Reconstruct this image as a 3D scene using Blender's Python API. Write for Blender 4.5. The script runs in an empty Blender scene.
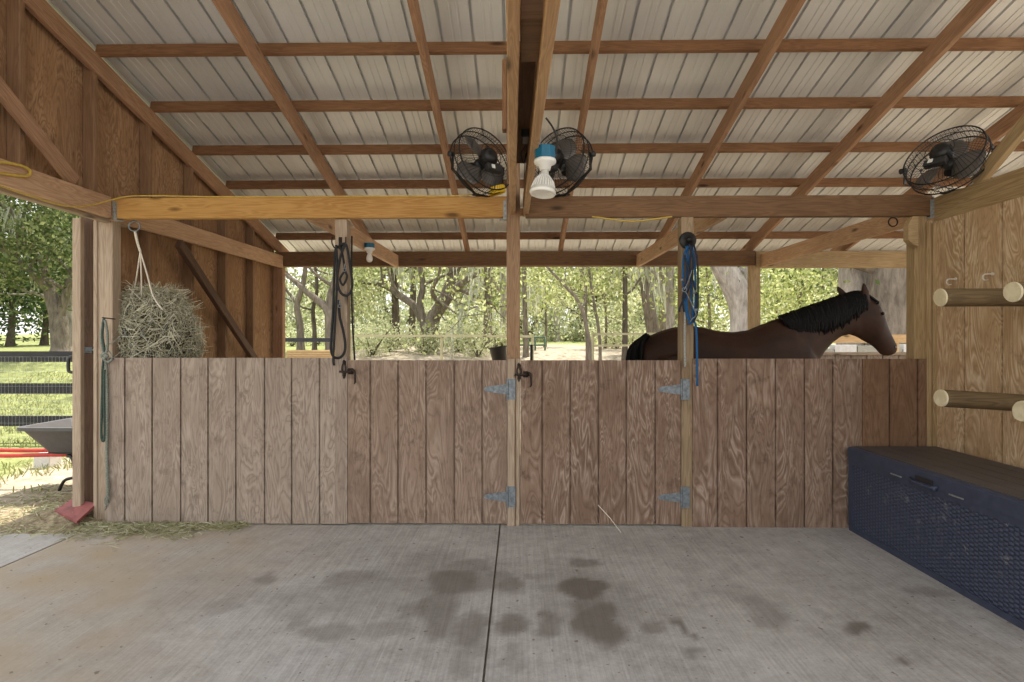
import bpy, math, random
import numpy as np
from mathutils import Vector, Matrix, noise

PI = math.pi
SC = bpy.context.scene
C = SC.collection
rnd = random.Random(7)

# ------------------------------------------------------------------ camera, sky, sun, exposure
CAM_Z = 1.345
FPX = 560.0
YAW = math.atan(8.0 / FPX)
cam_d = bpy.data.cameras.new('camera')
cam = bpy.data.objects.new('camera', cam_d)
C.objects.link(cam)
cam.location = (0, 0, CAM_Z)
cam.rotation_euler = (PI / 2, 0, YAW)
cam_d.sensor_width = 36
cam_d.lens = FPX / 1024 * 36
cam_d.clip_start = 0.05
cam_d.clip_end = 500
SC.camera = cam

SC.view_settings.view_transform = 'Standard'
SC.view_settings.look = 'None'
SC.view_settings.gamma = 1
SC.view_settings.use_curve_mapping = False
SC.view_settings.exposure = 1.0

world = bpy.data.worlds.new('sky')
SC.world = world
world.use_nodes = True
wn, wl = world.node_tree.nodes, world.node_tree.links
wn.clear()
wo = wn.new('ShaderNodeOutputWorld')
bg = wn.new('ShaderNodeBackground')
tcw = wn.new('ShaderNodeTexCoord')
sepw = wn.new('ShaderNodeSeparateXYZ')
rampw = wn.new('ShaderNodeValToRGB')
rampw.color_ramp.elements[0].position = 0.0
rampw.color_ramp.elements[0].color = (1.0, 0.985, 0.95, 1)
rampw.color_ramp.elements[1].position = 0.9
rampw.color_ramp.elements[1].color = (0.86, 0.93, 1.0, 1)
wl.new(tcw.outputs['Generated'], sepw.inputs[0])
wl.new(sepw.outputs['Z'], rampw.inputs[0])
wl.new(rampw.outputs[0], bg.inputs['Color'])
wl.new(bg.outputs[0], wo.inputs[0])
bg.inputs['Strength'].default_value = 0.95

sun_d = bpy.data.lights.new('sun', 'SUN')
sun_d.energy = 5.0
sun_d.angle = math.radians(1.2)
sun_d.color = (1.0, 0.94, 0.82)
sun = bpy.data.objects.new('sun', sun_d)
C.objects.link(sun)
sun.rotation_euler = Vector((0.14, 0.46, 0.88)).to_track_quat('Z', 'Y').to_euler()

# ------------------------------------------------------------------ helpers
_cy, _sy = math.cos(YAW), math.sin(YAW)


def ray(px, py):
    a, b = (px - 512) / FPX, (341 - py) / FPX
    return Vector((_cy * a - _sy, _sy * a + _cy, b))


def at(px, py, Y):
    d = ray(px, py)
    return Vector((0, 0, CAM_Z)) + d * (Y / d.y)


def gnd(px, py, z=0.0):
    d = ray(px, py)
    return Vector((0, 0, CAM_Z)) + d * ((z - CAM_Z) / d.z)


def tag(o, label=None, cat=None, group=None, kind=None):
    if label:
        o['label'] = label
    if cat:
        o['category'] = cat
    if group:
        o['group'] = group
    if kind:
        o['kind'] = kind
    return o


def thing(name, loc, label, cat, group=None):
    o = bpy.data.objects.new(name, None)
    o.empty_display_size = 0.05
    C.objects.link(o)
    o.location = Vector(loc)
    return tag(o, label, cat, group)


class MB:
    """collects geometry in world coordinates and links it as one mesh"""

    def __init__(s):
        s.v, s.f = [], []

    def add(s, vs, fs):
        n = len(s.v)
        s.v += [Vector(p) for p in vs]
        s.f += [tuple(n + i for i in f) for f in fs]

    def box(s, x0, x1, y0, y1, z0, z1):
        s.add([(x0, y0, z0), (x1, y0, z0), (x1, y1, z0), (x0, y1, z0),
               (x0, y0, z1), (x1, y0, z1), (x1, y1, z1), (x0, y1, z1)],
              [(3, 2, 1, 0), (4, 5, 6, 7), (0, 1, 5, 4), (1, 2, 6, 5), (2, 3, 7, 6), (3, 0, 4, 7)])
        return s

    def bar(s, p0, p1, w, h, up=(0, 0, 1)):
        p0, p1 = Vector(p0), Vector(p1)
        d = (p1 - p0).normalized()
        u = Vector(up)
        sd = u.cross(d)
        if sd.length < 1e-4:
            sd = Vector((1, 0, 0)).cross(d)
        sd.normalize()
        u = d.cross(sd)
        vs = []
        for p in (p0, p1):
            for a, b in ((-1, -1), (1, -1), (1, 1), (-1, 1)):
                vs.append(p + sd * (a * w / 2) + u * (b * h / 2))
        s.add(vs, [(3, 2, 1, 0), (4, 5, 6, 7), (0, 1, 5, 4), (1, 2, 6, 5), (2, 3, 7, 6), (3, 0, 4, 7)])
        return s

    def tube(s, pts, r, n=8, cap=True, closed=False):
        pts = [Vector(p) for p in pts]
        m = len(pts)
        rs = r if isinstance(r, (list, tuple)) else [r] * m
        ref = None
        rings = []
        for i, p in enumerate(pts):
            if closed:
                d = pts[(i + 1) % m] - pts[i - 1]
            else:
                d = pts[min(i + 1, m - 1)] - pts[max(i - 1, 0)]
            if d.length < 1e-9:
                d = Vector((0, 0, 1))
            d.normalize()
            if ref is None:
                ref = d.orthogonal().normalized()
            ref = ref - d * ref.dot(d)
            if ref.length < 1e-6:
                ref = d.orthogonal()
            ref.normalize()
            b = d.cross(ref)
            rings.append([p + (ref * math.cos(2 * PI * k / n) + b * math.sin(2 * PI * k / n)) * rs[i] for k in range(n)])
        vs = [q for rg in rings for q in rg]
        fs = []
        for i in range(m if closed else m - 1):
            j = (i + 1) % m
            for k in range(n):
                fs.append((i * n + k, i * n + (k + 1) % n, j * n + (k + 1) % n, j * n + k))
        if cap and not closed:
            fs.append(tuple(range(n - 1, -1, -1)))
            fs.append(tuple((m - 1) * n + k for k in range(n)))
        s.add(vs, fs)
        return s

    def loft(s, rings):
        n = len(rings[0])
        m = len(rings)
        fs = []
        for i in range(m - 1):
            for k in range(n):
                fs.append((i * n + k, i * n + (k + 1) % n, (i + 1) * n + (k + 1) % n, (i + 1) * n + k))
        fs.append(tuple(range(n - 1, -1, -1)))
        fs.append(tuple((m - 1) * n + k for k in range(n)))
        s.add([q for r in rings for q in r], fs)
        return s

    def lathe(s, prof, origin, axis=(0, 0, 1), n=24):
        """prof: list of (radius, height) along axis"""
        q = Vector((0, 0, 1)).rotation_difference(Vector(axis).normalized())
        o = Vector(origin)
        rings = []
        for r, h in prof:
            r = max(r, 1e-4)
            rings.append([o + q @ Vector((r * math.cos(2 * PI * k / n), r * math.sin(2 * PI * k / n), h)) for k in range(n)])
        return s.loft(rings)

    def prism(s, poly, extr):
        """poly: list of points; extr: vector"""
        e = Vector(extr)
        a = [Vector(p) for p in poly]
        return s.loft([a, [p + e for p in a]])

    def build(s, name, mat, parent=None, loc=None, smooth=False, bevel=0):
        if parent is not None:
            o0 = parent_world(parent)
        elif loc is not None:
            o0 = Vector(loc)
        else:
            xs = [p.x for p in s.v]
            ys = [p.y for p in s.v]
            zs = [p.z for p in s.v]
            o0 = Vector(((min(xs) + max(xs)) / 2, (min(ys) + max(ys)) / 2, min(zs)))
        me = bpy.data.meshes.new(name)
        me.from_pydata([tuple(p - o0) for p in s.v], [], s.f)
        me.validate()
        if smooth:
            me.polygons.foreach_set('use_smooth', [True] * len(me.polygons))
        me.materials.append(mat)
        o = bpy.data.objects.new(name, me)
        C.objects.link(o)
        if parent is not None:
            o.parent = parent
        else:
            o.location = o0
        if bevel:
            b = o.modifiers.new('edge', 'BEVEL')
            b.width = bevel
            b.segments = 1 if bevel < 0.008 else 3
            b.limit_method = 'ANGLE'
        return o


def parent_world(p):
    v = Vector((0, 0, 0))
    while p is not None:
        v += p.location
        p = p.parent
    return v


def lumber(name, p0, p1, w, h, mat, parent=None, up=(0, 0, 1), bevel=0.004):
    """a sawn timber whose own x axis runs along it"""
    p0, p1 = Vector(p0), Vector(p1)
    L = (p1 - p0).length
    d = (p1 - p0) / L
    u = Vector(up)
    sd = u.cross(d)
    if sd.length < 1e-4:
        sd = Vector((0, 1, 0))
    sd.normalize()
    u = d.cross(sd)
    mb = MB().box(0, L, -w / 2, w / 2, -h / 2, h / 2)
    me = bpy.data.meshes.new(name)
    me.from_pydata([tuple(p) for p in mb.v], [], mb.f)
    me.materials.append(mat)
    o = bpy.data.objects.new(name, me)
    C.objects.link(o)
    base = parent_world(parent) if parent else Vector((0, 0, 0))
    M = Matrix((d, sd, u)).transposed().to_4x4()
    o.rotation_euler = M.to_euler()
    o.location = p0 - base
    if parent:
        o.parent = parent
    if bevel:
        b = o.modifiers.new('edge', 'BEVEL')
        b.width = bevel
        b.segments = 1
    return o


def dup(root, loc, label=None, group=None):
    r = root.copy()
    C.objects.link(r)
    r.location = loc
    if label:
        r['label'] = label
    if group:
        r['group'] = group
    for ch in list(root.children):
        c = ch.copy()
        C.objects.link(c)
        c.parent = r
        for g in ch.children:
            d = g.copy()
            C.objects.link(d)
            d.parent = c
    return r


# ------------------------------------------------------------------ materials
def new_mat(name):
    m = bpy.data.materials.new(name)
    m.use_nodes = True
    nt = m.node_tree
    return m, nt, nt.nodes, nt.links, nt.nodes['Principled BSDF']


def rgba(c):
    return (c[0], c[1], c[2], 1)


def math_node(ns, ls, op, a, b=None):
    n = ns.new('ShaderNodeMath')
    n.operation = op
    for i, x in enumerate((a, b)):
        if x is None:
            continue
        if isinstance(x, (int, float)):
            n.inputs[i].default_value = x
        else:
            ls.new(x, n.inputs[i])
    return n.outputs[0]


def noise_node(ns, ls, vec, scale, detail=3, rough=0.5, dist=0.0):
    n = ns.new('ShaderNodeTexNoise')
    n.inputs['Scale'].default_value = scale
    n.inputs['Detail'].default_value = detail
    n.inputs['Roughness'].default_value = rough
    n.inputs['Distortion'].default_value = dist
    ls.new(vec, n.inputs['Vector'])
    return n.outputs['Fac']


def ramp_node(ns, ls, fac, stops):
    r = ns.new('ShaderNodeValToRGB')
    els = r.color_ramp.elements
    while len(els) < len(stops):
        els.new(0.5)
    for e, (p, c) in zip(els, stops):
        e.position = p
        e.color = rgba(c)
    ls.new(fac, r.inputs[0])
    return r.outputs[0]


def mix_node(ns, ls, fac, a, b, mode='MIX'):
    n = ns.new('ShaderNodeMix')
    n.data_type = 'RGBA'
    n.blend_type = mode
    if isinstance(fac, (int, float)):
        n.inputs[0].default_value = fac
    else:
        ls.new(fac, n.inputs[0])
    for i, x in ((6, a), (7, b)):
        if isinstance(x, tuple):
            n.inputs[i].default_value = rgba(x)
        else:
            ls.new(x, n.inputs[i])
    return n.outputs[2]


def bump_node(ns, ls, h, strength, dist, bsdf):
    b = ns.new('ShaderNodeBump')
    b.inputs['Strength'].default_value = strength
    b.inputs['Distance'].default_value = dist
    ls.new(h, b.inputs['Height'])
    ls.new(b.outputs[0], bsdf.inputs['Normal'])


def offset_coords(ns, ls, scale, amount=23.0):
    tc = ns.new('ShaderNodeTexCoord')
    oi = ns.new('ShaderNodeObjectInfo')
    sc = ns.new('ShaderNodeVectorMath')
    sc.operation = 'MULTIPLY'
    ls.new(tc.outputs['Object'], sc.inputs[0])
    sc.inputs[1].default_value = scale
    off = math_node(ns, ls, 'MULTIPLY', oi.outputs['Random'], amount)
    ad = ns.new('ShaderNodeVectorMath')
    ad.operation = 'ADD'
    ls.new(sc.outputs[0], ad.inputs[0])
    ls.new(off, ad.inputs[1])
    return ad.outputs[0], tc.outputs['Object'], oi.outputs['Random']


def plain(name, col, rough=0.6, metal=0.0, var=0.12, scale=12.0, bump=0.0, spec=0.5):
    m, nt, ns, ls, b = new_mat(name)
    vec, _, _ = offset_coords(ns, ls, (1, 1, 1))
    f = noise_node(ns, ls, vec, scale, 4, 0.6)
    lo = tuple(x * (1 - var) for x in col)
    hi = tuple(min(1, x * (1 + var)) for x in col)
    ls.new(ramp_node(ns, ls, f, [(0.3, lo), (0.7, hi)]), b.inputs['Base Color'])
    b.inputs['Roughness'].default_value = rough
    b.inputs['Metallic'].default_value = metal
    b.inputs['Specular IOR Level'].default_value = spec
    if bump:
        bump_node(ns, ls, f, bump, 0.01, b)
    return m


def lumber_mat(name, light, dark, knots=True, rough=0.72):
    """sawn timber, grain along the object's x axis"""
    m, nt, ns, ls, b = new_mat(name)
    vec, obj, rn = offset_coords(ns, ls, (0.55, 7.0, 7.0))
    g1 = noise_node(ns, ls, vec, 3.0, 2, 0.5, 0.6)
    rings = math_node(ns, ls, 'SINE', math_node(ns, ls, 'MULTIPLY', g1, 55.0))
    rings = math_node(ns, ls, 'MULTIPLY_ADD', rings, 0.5)
    rings_node = rings.node
    rings_node.inputs[2].default_value = 0.5
    vec2, _, _ = offset_coords(ns, ls, (1.0, 40.0, 40.0))
    fine = noise_node(ns, ls, vec2, 4.0, 3, 0.6)
    vec3, _, _ = offset_coords(ns, ls, (1.2, 2.0, 2.0))
    big = noise_node(ns, ls, vec3, 1.3, 3, 0.6)
    f = math_node(ns, ls, 'ADD', math_node(ns, ls, 'MULTIPLY', rings, 0.35),
                  math_node(ns, ls, 'MULTIPLY', fine, 0.55))
    f = math_node(ns, ls, 'ADD', f, math_node(ns, ls, 'MULTIPLY_ADD', big, 0.9))
    f.node.inputs[1].default_value = 1
    big_n = f.node
    c = ramp_node(ns, ls, math_node(ns, ls, 'MULTIPLY', f, 0.36), [(0.36, dark), (0.66, light)])
    if knots:
        vk, _, _ = offset_coords(ns, ls, (1.6, 5.0, 5.0), 41)
        vo = ns.new('ShaderNodeTexVoronoi')
        vo.inputs['Scale'].default_value = 1.1
        ls.new(vk, vo.inputs['Vector'])
        kf = ramp_node(ns, ls, vo.outputs['Distance'], [(0.05, (1, 1, 1)), (0.13, (0, 0, 0))])
        c = mix_node(ns, ls, kf, c, tuple(x * 0.35 for x in dark))
    ls.new(c, b.inputs['Base Color'])
    b.inputs['Roughness'].default_value = rough
    b.inputs['Specular IOR Level'].default_value = 0.3
    bump_node(ns, ls, fine, 0.25, 0.004, b)
    return m


def ply_mat(name, light, dark, figure, fig_amt=0.6, pitch=0.2, freq=26.0, axis='X'):
    """grooved rough plywood: contour figure running up the sheet, each plank its own"""
    m, nt, ns, ls, b = new_mat(name)
    tc = ns.new('ShaderNodeTexCoord')
    oi = ns.new('ShaderNodeObjectInfo')
    sp = ns.new('ShaderNodeSeparateXYZ')
    ls.new(tc.outputs['Object'], sp.inputs[0])
    px = sp.outputs[axis]
    idx = math_node(ns, ls, 'FLOOR', math_node(ns, ls, 'DIVIDE', px, pitch))
    cb = ns.new('ShaderNodeCombineXYZ')
    ls.new(px, cb.inputs[0])
    ls.new(math_node(ns, ls, 'ADD', math_node(ns, ls, 'MULTIPLY', idx, 3.7),
                     math_node(ns, ls, 'MULTIPLY', oi.outputs['Random'], 50.0)), cb.inputs[1])
    ls.new(sp.outputs['Z'], cb.inputs[2])

    def scaled(v):
        s = ns.new('ShaderNodeVectorMath')
        s.operation = 'MULTIPLY'
        ls.new(cb.outputs[0], s.inputs[0])
        s.inputs[1].default_value = v
        return s.outputs[0]
    n1 = noise_node(ns, ls, scaled((6.5, 1, 1.35)), 1.0, 3, 0.55, 0.9)
    rings = math_node(ns, ls, 'PINGPONG', math_node(ns, ls, 'MULTIPLY', n1, freq), 1.0)
    lines = math_node(ns, ls, 'POWER', rings, 2.2)
    patch = noise_node(ns, ls, scaled((5, 1, 1.6)), 1.2, 3, 0.6)
    patch = ramp_node(ns, ls, patch, [(0.36, (0, 0, 0)), (0.62, (1, 1, 1))])
    fine = noise_node(ns, ls, scaled((110, 1, 5)), 1.0, 3, 0.65)
    big = noise_node(ns, ls, scaled((2.0, 1, 1.0)), 1.0, 4, 0.6)
    base = ramp_node(ns, ls, math_node(ns, ls, 'ADD', math_node(ns, ls, 'MULTIPLY', fine, 0.35),
                                       math_node(ns, ls, 'MULTIPLY', big, 0.65)),
                     [(0.3, dark), (0.68, light)])
    amt = math_node(ns, ls, 'MULTIPLY', math_node(ns, ls, 'MULTIPLY', lines, patch), fig_amt)
    c = mix_node(ns, ls, amt, base, figure)
    dk = math_node(ns, ls, 'POWER', math_node(ns, ls, 'SUBTRACT', 1.0, rings), 5.0)
    c = mix_node(ns, ls, math_node(ns, ls, 'MULTIPLY', math_node(ns, ls, 'MULTIPLY', dk, big), 0.85), c, tuple(x * 0.62 for x in dark))
    vf = noise_node(ns, ls, scaled((45, 1, 9)), 1.0, 4, 0.7)
    c = mix_node(ns, ls, ramp_node(ns, ls, vf, [(0.52, (0, 0, 0)), (0.72, (0.45, 0.45, 0.45))]), c, tuple(x * 0.7 for x in dark))
    # grime spots
    sp2 = noise_node(ns, ls, scaled((9, 1, 7)), 1.0, 4, 0.7)
    spf = ramp_node(ns, ls, sp2, [(0.58, (0, 0, 0)), (0.72, (0.6, 0.6, 0.6))])
    c = mix_node(ns, ls, spf, c, tuple(x * 0.55 for x in dark))
    ls.new(c, b.inputs['Base Color'])
    b.inputs['Roughness'].default_value = 0.85
    b.inputs['Specular IOR Level'].default_value = 0.2
    bump_node(ns, ls, math_node(ns, ls, 'ADD', fine, lines), 0.18, 0.004, b)
    return m


M = {}
M['rafter'] = lumber_mat('rafter_pine', (0.46, 0.275, 0.165), (0.25, 0.135, 0.076))
M['purlin'] = lumber_mat('purlin_pine', (0.31, 0.165, 0.08), (0.15, 0.07, 0.034))
M['gold'] = lumber_mat('golden_pine', (0.54, 0.31, 0.10), (0.34, 0.165, 0.042))
M['brown'] = lumber_mat('brown_pine', (0.21, 0.115, 0.052), (0.11, 0.055, 0.025))
M['treated'] = lumber_mat('treated_pine', (0.46, 0.33, 0.175), (0.25, 0.16, 0.075))
M['tie'] = lumber_mat('pale_pine', (0.60, 0.40, 0.25), (0.36, 0.21, 0.12))
M['weather'] = lumber_mat('weathered_pine', (0.47, 0.37, 0.275), (0.27, 0.195, 0.135))
M['darkwood'] = lumber_mat('dark_and_shaded_board', (0.15, 0.085, 0.055), (0.07, 0.04, 0.026))  # own dark tone of brace and stand; shade painted onto the doorway post
M['postgrey'] = lumber_mat('greyed_treated_pine', (0.36, 0.265, 0.165), (0.19, 0.125, 0.07))
M['postc'] = lumber_mat('centre_post_pine', (0.37, 0.235, 0.135), (0.20, 0.115, 0.062))
M['stud'] = lumber_mat('stud_pine', (0.30, 0.175, 0.095), (0.17, 0.095, 0.05))
M['girder'] = lumber_mat('girder_pine', (0.60, 0.38, 0.20), (0.37, 0.21, 0.105))
M['fence_pale'] = lumber_mat('pale_fence_board', (0.46, 0.42, 0.26), (0.32, 0.28, 0.17))
M['fence_tan'] = lumber_mat('tan_fence_board', (0.62, 0.42, 0.22), (0.42, 0.26, 0.12))
M['fence_grey'] = lumber_mat('grey_fence_board', (0.42, 0.40, 0.34), (0.26, 0.24, 0.2))
M['fence_black'] = lumber_mat('black_fence_board', (0.055, 0.052, 0.06), (0.022, 0.02, 0.025), knots=False)
M['ply_grey'] = ply_mat('plywood_grey', (0.375, 0.30, 0.243), (0.225, 0.17, 0.132), (0.50, 0.42, 0.35), 0.5)
M['ply_tan'] = ply_mat('plywood_tan', (0.315, 0.224, 0.168), (0.185, 0.124, 0.09), (0.47, 0.37, 0.295), 0.65)
M['ply_brown'] = ply_mat('plywood_brown', (0.28, 0.186, 0.133), (0.155, 0.097, 0.067), (0.46, 0.365, 0.295), 0.7)
M['ply_dark'] = ply_mat('plywood_dark', (0.23, 0.135, 0.08), (0.155, 0.085, 0.048), (0.31, 0.20, 0.125), 0.4)
M['ply_honey'] = ply_mat('plywood_honey', (0.56, 0.38, 0.22), (0.38, 0.245, 0.13), (0.76, 0.62, 0.44), 0.85, 0.305, 30, 'Y')
M['gable'] = ply_mat('gable_plywood', (0.40, 0.235, 0.125), (0.22, 0.12, 0.062), (0.52, 0.35, 0.21), 0.6, 1.2, 30, 'Y')
M['black'] = plain('black_enamel', (0.018, 0.017, 0.016), 0.45, 0.3)
M['blackplastic'] = plain('black_plastic', (0.02, 0.02, 0.021), 0.5)
M['blade'] = plain('dusty_steel_blade', (0.16, 0.145, 0.13), 0.45, 0.5, 0.2, 8)
M['iron'] = plain('rusty_iron', (0.045, 0.03, 0.024), 0.6, 0.6, 0.4, 60)
M['galv'] = plain('galvanised_steel', (0.19, 0.215, 0.235), 0.5, 0.5, 0.35, 40)
M['galvdull'] = plain('dull_zinc', (0.30, 0.31, 0.30), 0.6, 0.5, 0.3, 60)
M['rope_black'] = plain('black_rope', (0.02, 0.02, 0.021), 0.85, 0, 0.4, 200, 0.5)
M['rope_blue'] = plain('blue_rope', (0.01, 0.10, 0.26), 0.8, 0, 0.4, 200, 0.5)
M['rope_navy'] = plain('navy_webbing', (0.012, 0.02, 0.04), 0.8, 0, 0.3, 150, 0.4)
M['rope_grey'] = plain('grey_frayed_rope', (0.34, 0.34, 0.31), 0.9, 0, 0.4, 150, 0.6)
M['rope_green'] = plain('green_grey_rope', (0.20, 0.215, 0.18), 0.9, 0, 0.4, 120, 0.6)
M['rope_dark'] = plain('dark_green_rope', (0.045, 0.07, 0.055), 0.9, 0, 0.4, 120, 0.6)
M['twine'] = plain('cream_twine', (0.66, 0.60, 0.50), 0.85, 0, 0.2, 150, 0.4)
M['yellow'] = plain('yellow_cord', (0.80, 0.52, 0.02), 0.5, 0, 0.1, 40)
M['yellowdull'] = plain('dull_yellow_cord', (0.55, 0.38, 0.07), 0.55, 0, 0.15, 40)
M['teal'] = plain('teal_plastic', (0.0, 0.12, 0.22), 0.45, 0, 0.1, 30)
M['white'] = plain('white_porcelain', (0.78, 0.77, 0.73), 0.35, 0, 0.04, 30)
M['bulbgrey'] = plain('warm_grey_plastic', (0.52, 0.51, 0.46), 0.45, 0, 0.06, 30)
M['lens'] = plain('frosted_lens', (0.82, 0.80, 0.74), 0.3, 0, 0.04, 20)
M['red'] = plain('red_paint', (0.50, 0.035, 0.025), 0.45, 0, 0.2, 25)
M['redboard'] = plain('faded_red_board', (0.25, 0.07, 0.062), 0.75, 0, 0.3, 14)
M['tray'] = plain('grey_poly_tray', (0.075, 0.07, 0.074), 0.55, 0, 0.12, 18)
M['horse'] = plain('bay_coat', (0.033, 0.014, 0.007), 0.65, 0, 0.35, 5, 0, 0.25)
M['mane'] = plain('black_hair', (0.005, 0.0045, 0.0045), 0.75, 0, 0.3, 60, 0, 0.15)
M['hoof'] = plain('dark_hoof', (0.05, 0.045, 0.04), 0.5)
M['eye'] = plain('dark_eye', (0.008, 0.006, 0.005), 0.12)
M['block'] = plain('pale_concrete', (0.6, 0.58, 0.55), 0.9, 0, 0.1, 20, 0.4)
M['greenpaint'] = plain('green_pipe_paint', (0.10, 0.16, 0.10), 0.5, 0.1, 0.2, 20)
M['wire'] = plain('zinc_wire', (0.55, 0.56, 0.55), 0.5, 0.4, 0.1, 20)


def endgrain_mat():
    m, nt, ns, ls, b = new_mat('sawn_end_grain')
    vec, obj, _ = offset_coords(ns, ls, (1, 1, 1))
    ln = ns.new('ShaderNodeVectorMath')
    ln.operation = 'LENGTH'
    ls.new(obj, ln.inputs[0])
    nz = noise_node(ns, ls, vec, 30, 3, 0.6)
    r = math_node(ns, ls, 'SINE', math_node(ns, ls, 'ADD', math_node(ns, ls, 'MULTIPLY', ln.outputs['Value'], 900), math_node(ns, ls, 'MULTIPLY', nz, 8)))
    c = ramp_node(ns, ls, math_node(ns, ls, 'MULTIPLY_ADD', r, 0.3), [(0.1, (0.60, 0.50, 0.32)), (0.9, (0.74, 0.66, 0.46))])
    ls.new(c, b.inputs['Base Color'])
    b.inputs['Roughness'].default_value = 0.8
    return m


M['endgrain'] = endgrain_mat()
M['post_round'] = lumber_mat('round_timber', (0.22, 0.15, 0.075), (0.09, 0.06, 0.03), knots=False)


def leaf_mat(name, cols, transl=0.5):
    m, nt, ns, ls, b = new_mat(name)
    ge = ns.new('ShaderNodeNewGeometry')
    c = ramp_node(ns, ls, ge.outputs['Random Per Island'], [(i / max(1, len(cols) - 1), k) for i, k in enumerate(cols)])
    ls.new(c, b.inputs['Base Color'])
    b.inputs['Roughness'].default_value = 0.6
    b.inputs['Specular IOR Level'].default_value = 0.25
    tr = ns.new('ShaderNodeBsdfTranslucent')
    ls.new(c, tr.inputs['Color'])
    mx = ns.new('ShaderNodeMixShader')
    mx.inputs[0].default_value = transl
    ls.new(b.outputs[0], mx.inputs[1])
    ls.new(tr.outputs[0], mx.inputs[2])
    ls.new(mx.outputs[0], ns['Material Output'].inputs['Surface'])
    return m


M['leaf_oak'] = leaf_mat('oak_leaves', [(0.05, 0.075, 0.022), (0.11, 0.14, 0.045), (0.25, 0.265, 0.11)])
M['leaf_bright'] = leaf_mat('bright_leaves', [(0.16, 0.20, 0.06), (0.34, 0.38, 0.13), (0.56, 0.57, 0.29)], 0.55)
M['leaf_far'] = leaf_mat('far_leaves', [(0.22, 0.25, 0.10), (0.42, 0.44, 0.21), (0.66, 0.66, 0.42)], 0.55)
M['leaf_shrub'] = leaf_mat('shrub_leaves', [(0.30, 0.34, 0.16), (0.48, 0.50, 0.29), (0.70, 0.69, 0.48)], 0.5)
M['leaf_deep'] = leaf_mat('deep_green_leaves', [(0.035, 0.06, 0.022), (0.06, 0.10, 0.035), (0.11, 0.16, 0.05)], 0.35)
M['moss'] = leaf_mat('hanging_moss', [(0.34, 0.36, 0.27), (0.46, 0.47, 0.36), (0.58, 0.58, 0.46)], 0.4)
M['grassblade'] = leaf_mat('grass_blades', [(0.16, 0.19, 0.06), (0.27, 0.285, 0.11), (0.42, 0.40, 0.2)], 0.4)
M['hay'] = leaf_mat('hay_stems', [(0.25, 0.235, 0.14), (0.54, 0.52, 0.38), (0.84, 0.80, 0.64)], 0.15)
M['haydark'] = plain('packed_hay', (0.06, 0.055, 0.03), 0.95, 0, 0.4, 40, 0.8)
M['hayfloor'] = leaf_mat('spilled_hay', [(0.26, 0.26, 0.13), (0.40, 0.38, 0.22), (0.50, 0.46, 0.32)], 0.1)


def bark_mat(name, lo, hi):
    m, nt, ns, ls, b = new_mat(name)
    vec, obj, _ = offset_coords(ns, ls, (9, 9, 2.2))
    f = noise_node(ns, ls, vec, 1.4, 5, 0.65, 0.4)
    vec2, _, _ = offset_coords(ns, ls, (1, 1, 0.6))
    g = noise_node(ns, ls, vec2, 1.2, 3, 0.5)
    c = ramp_node(ns, ls, math_node(ns, ls, 'ADD', math_node(ns, ls, 'MULTIPLY', f, 0.7), math_node(ns, ls, 'MULTIPLY', g, 0.3)), [(0.32, lo), (0.66, hi)])
    ls.new(c, b.inputs['Base Color'])
    b.inputs['Roughness'].default_value = 0.9
    b.inputs['Specular IOR Level'].default_value = 0.15
    bump_node(ns, ls, f, 0.7, 0.05, b)
    return m


M['bark'] = bark_mat('oak_bark', (0.075, 0.06, 0.047), (0.27, 0.225, 0.18))
M['bark_pale'] = bark_mat('pale_bark', (0.15, 0.13, 0.11), (0.50, 0.45, 0.40))
M['bark_dark'] = bark_mat('dark_bark', (0.045, 0.036, 0.026), (0.16, 0.13, 0.10))


def sheet_mat():
    m, nt, ns, ls, b = new_mat('painted_roof_steel')
    tc = ns.new('ShaderNodeTexCoord')
    sc = ns.new('ShaderNodeVectorMath')
    sc.operation = 'MULTIPLY'
    ls.new(tc.outputs['Object'], sc.inputs[0])
    sc.inputs[1].default_value = (1.1, 0.35, 0.35)
    f = noise_node(ns, ls, sc.outputs[0], 1.5, 4, 0.6)
    c = ramp_node(ns, ls, f, [(0.3, (0.66, 0.675, 0.68)), (0.7, (0.80, 0.82, 0.83))])
    ls.new(c, b.inputs['Base Color'])
    b.inputs['Roughness'].default_value = 0.42
    b.inputs['Metallic'].default_value = 0.12
    return m


M['sheet'] = sheet_mat()


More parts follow.
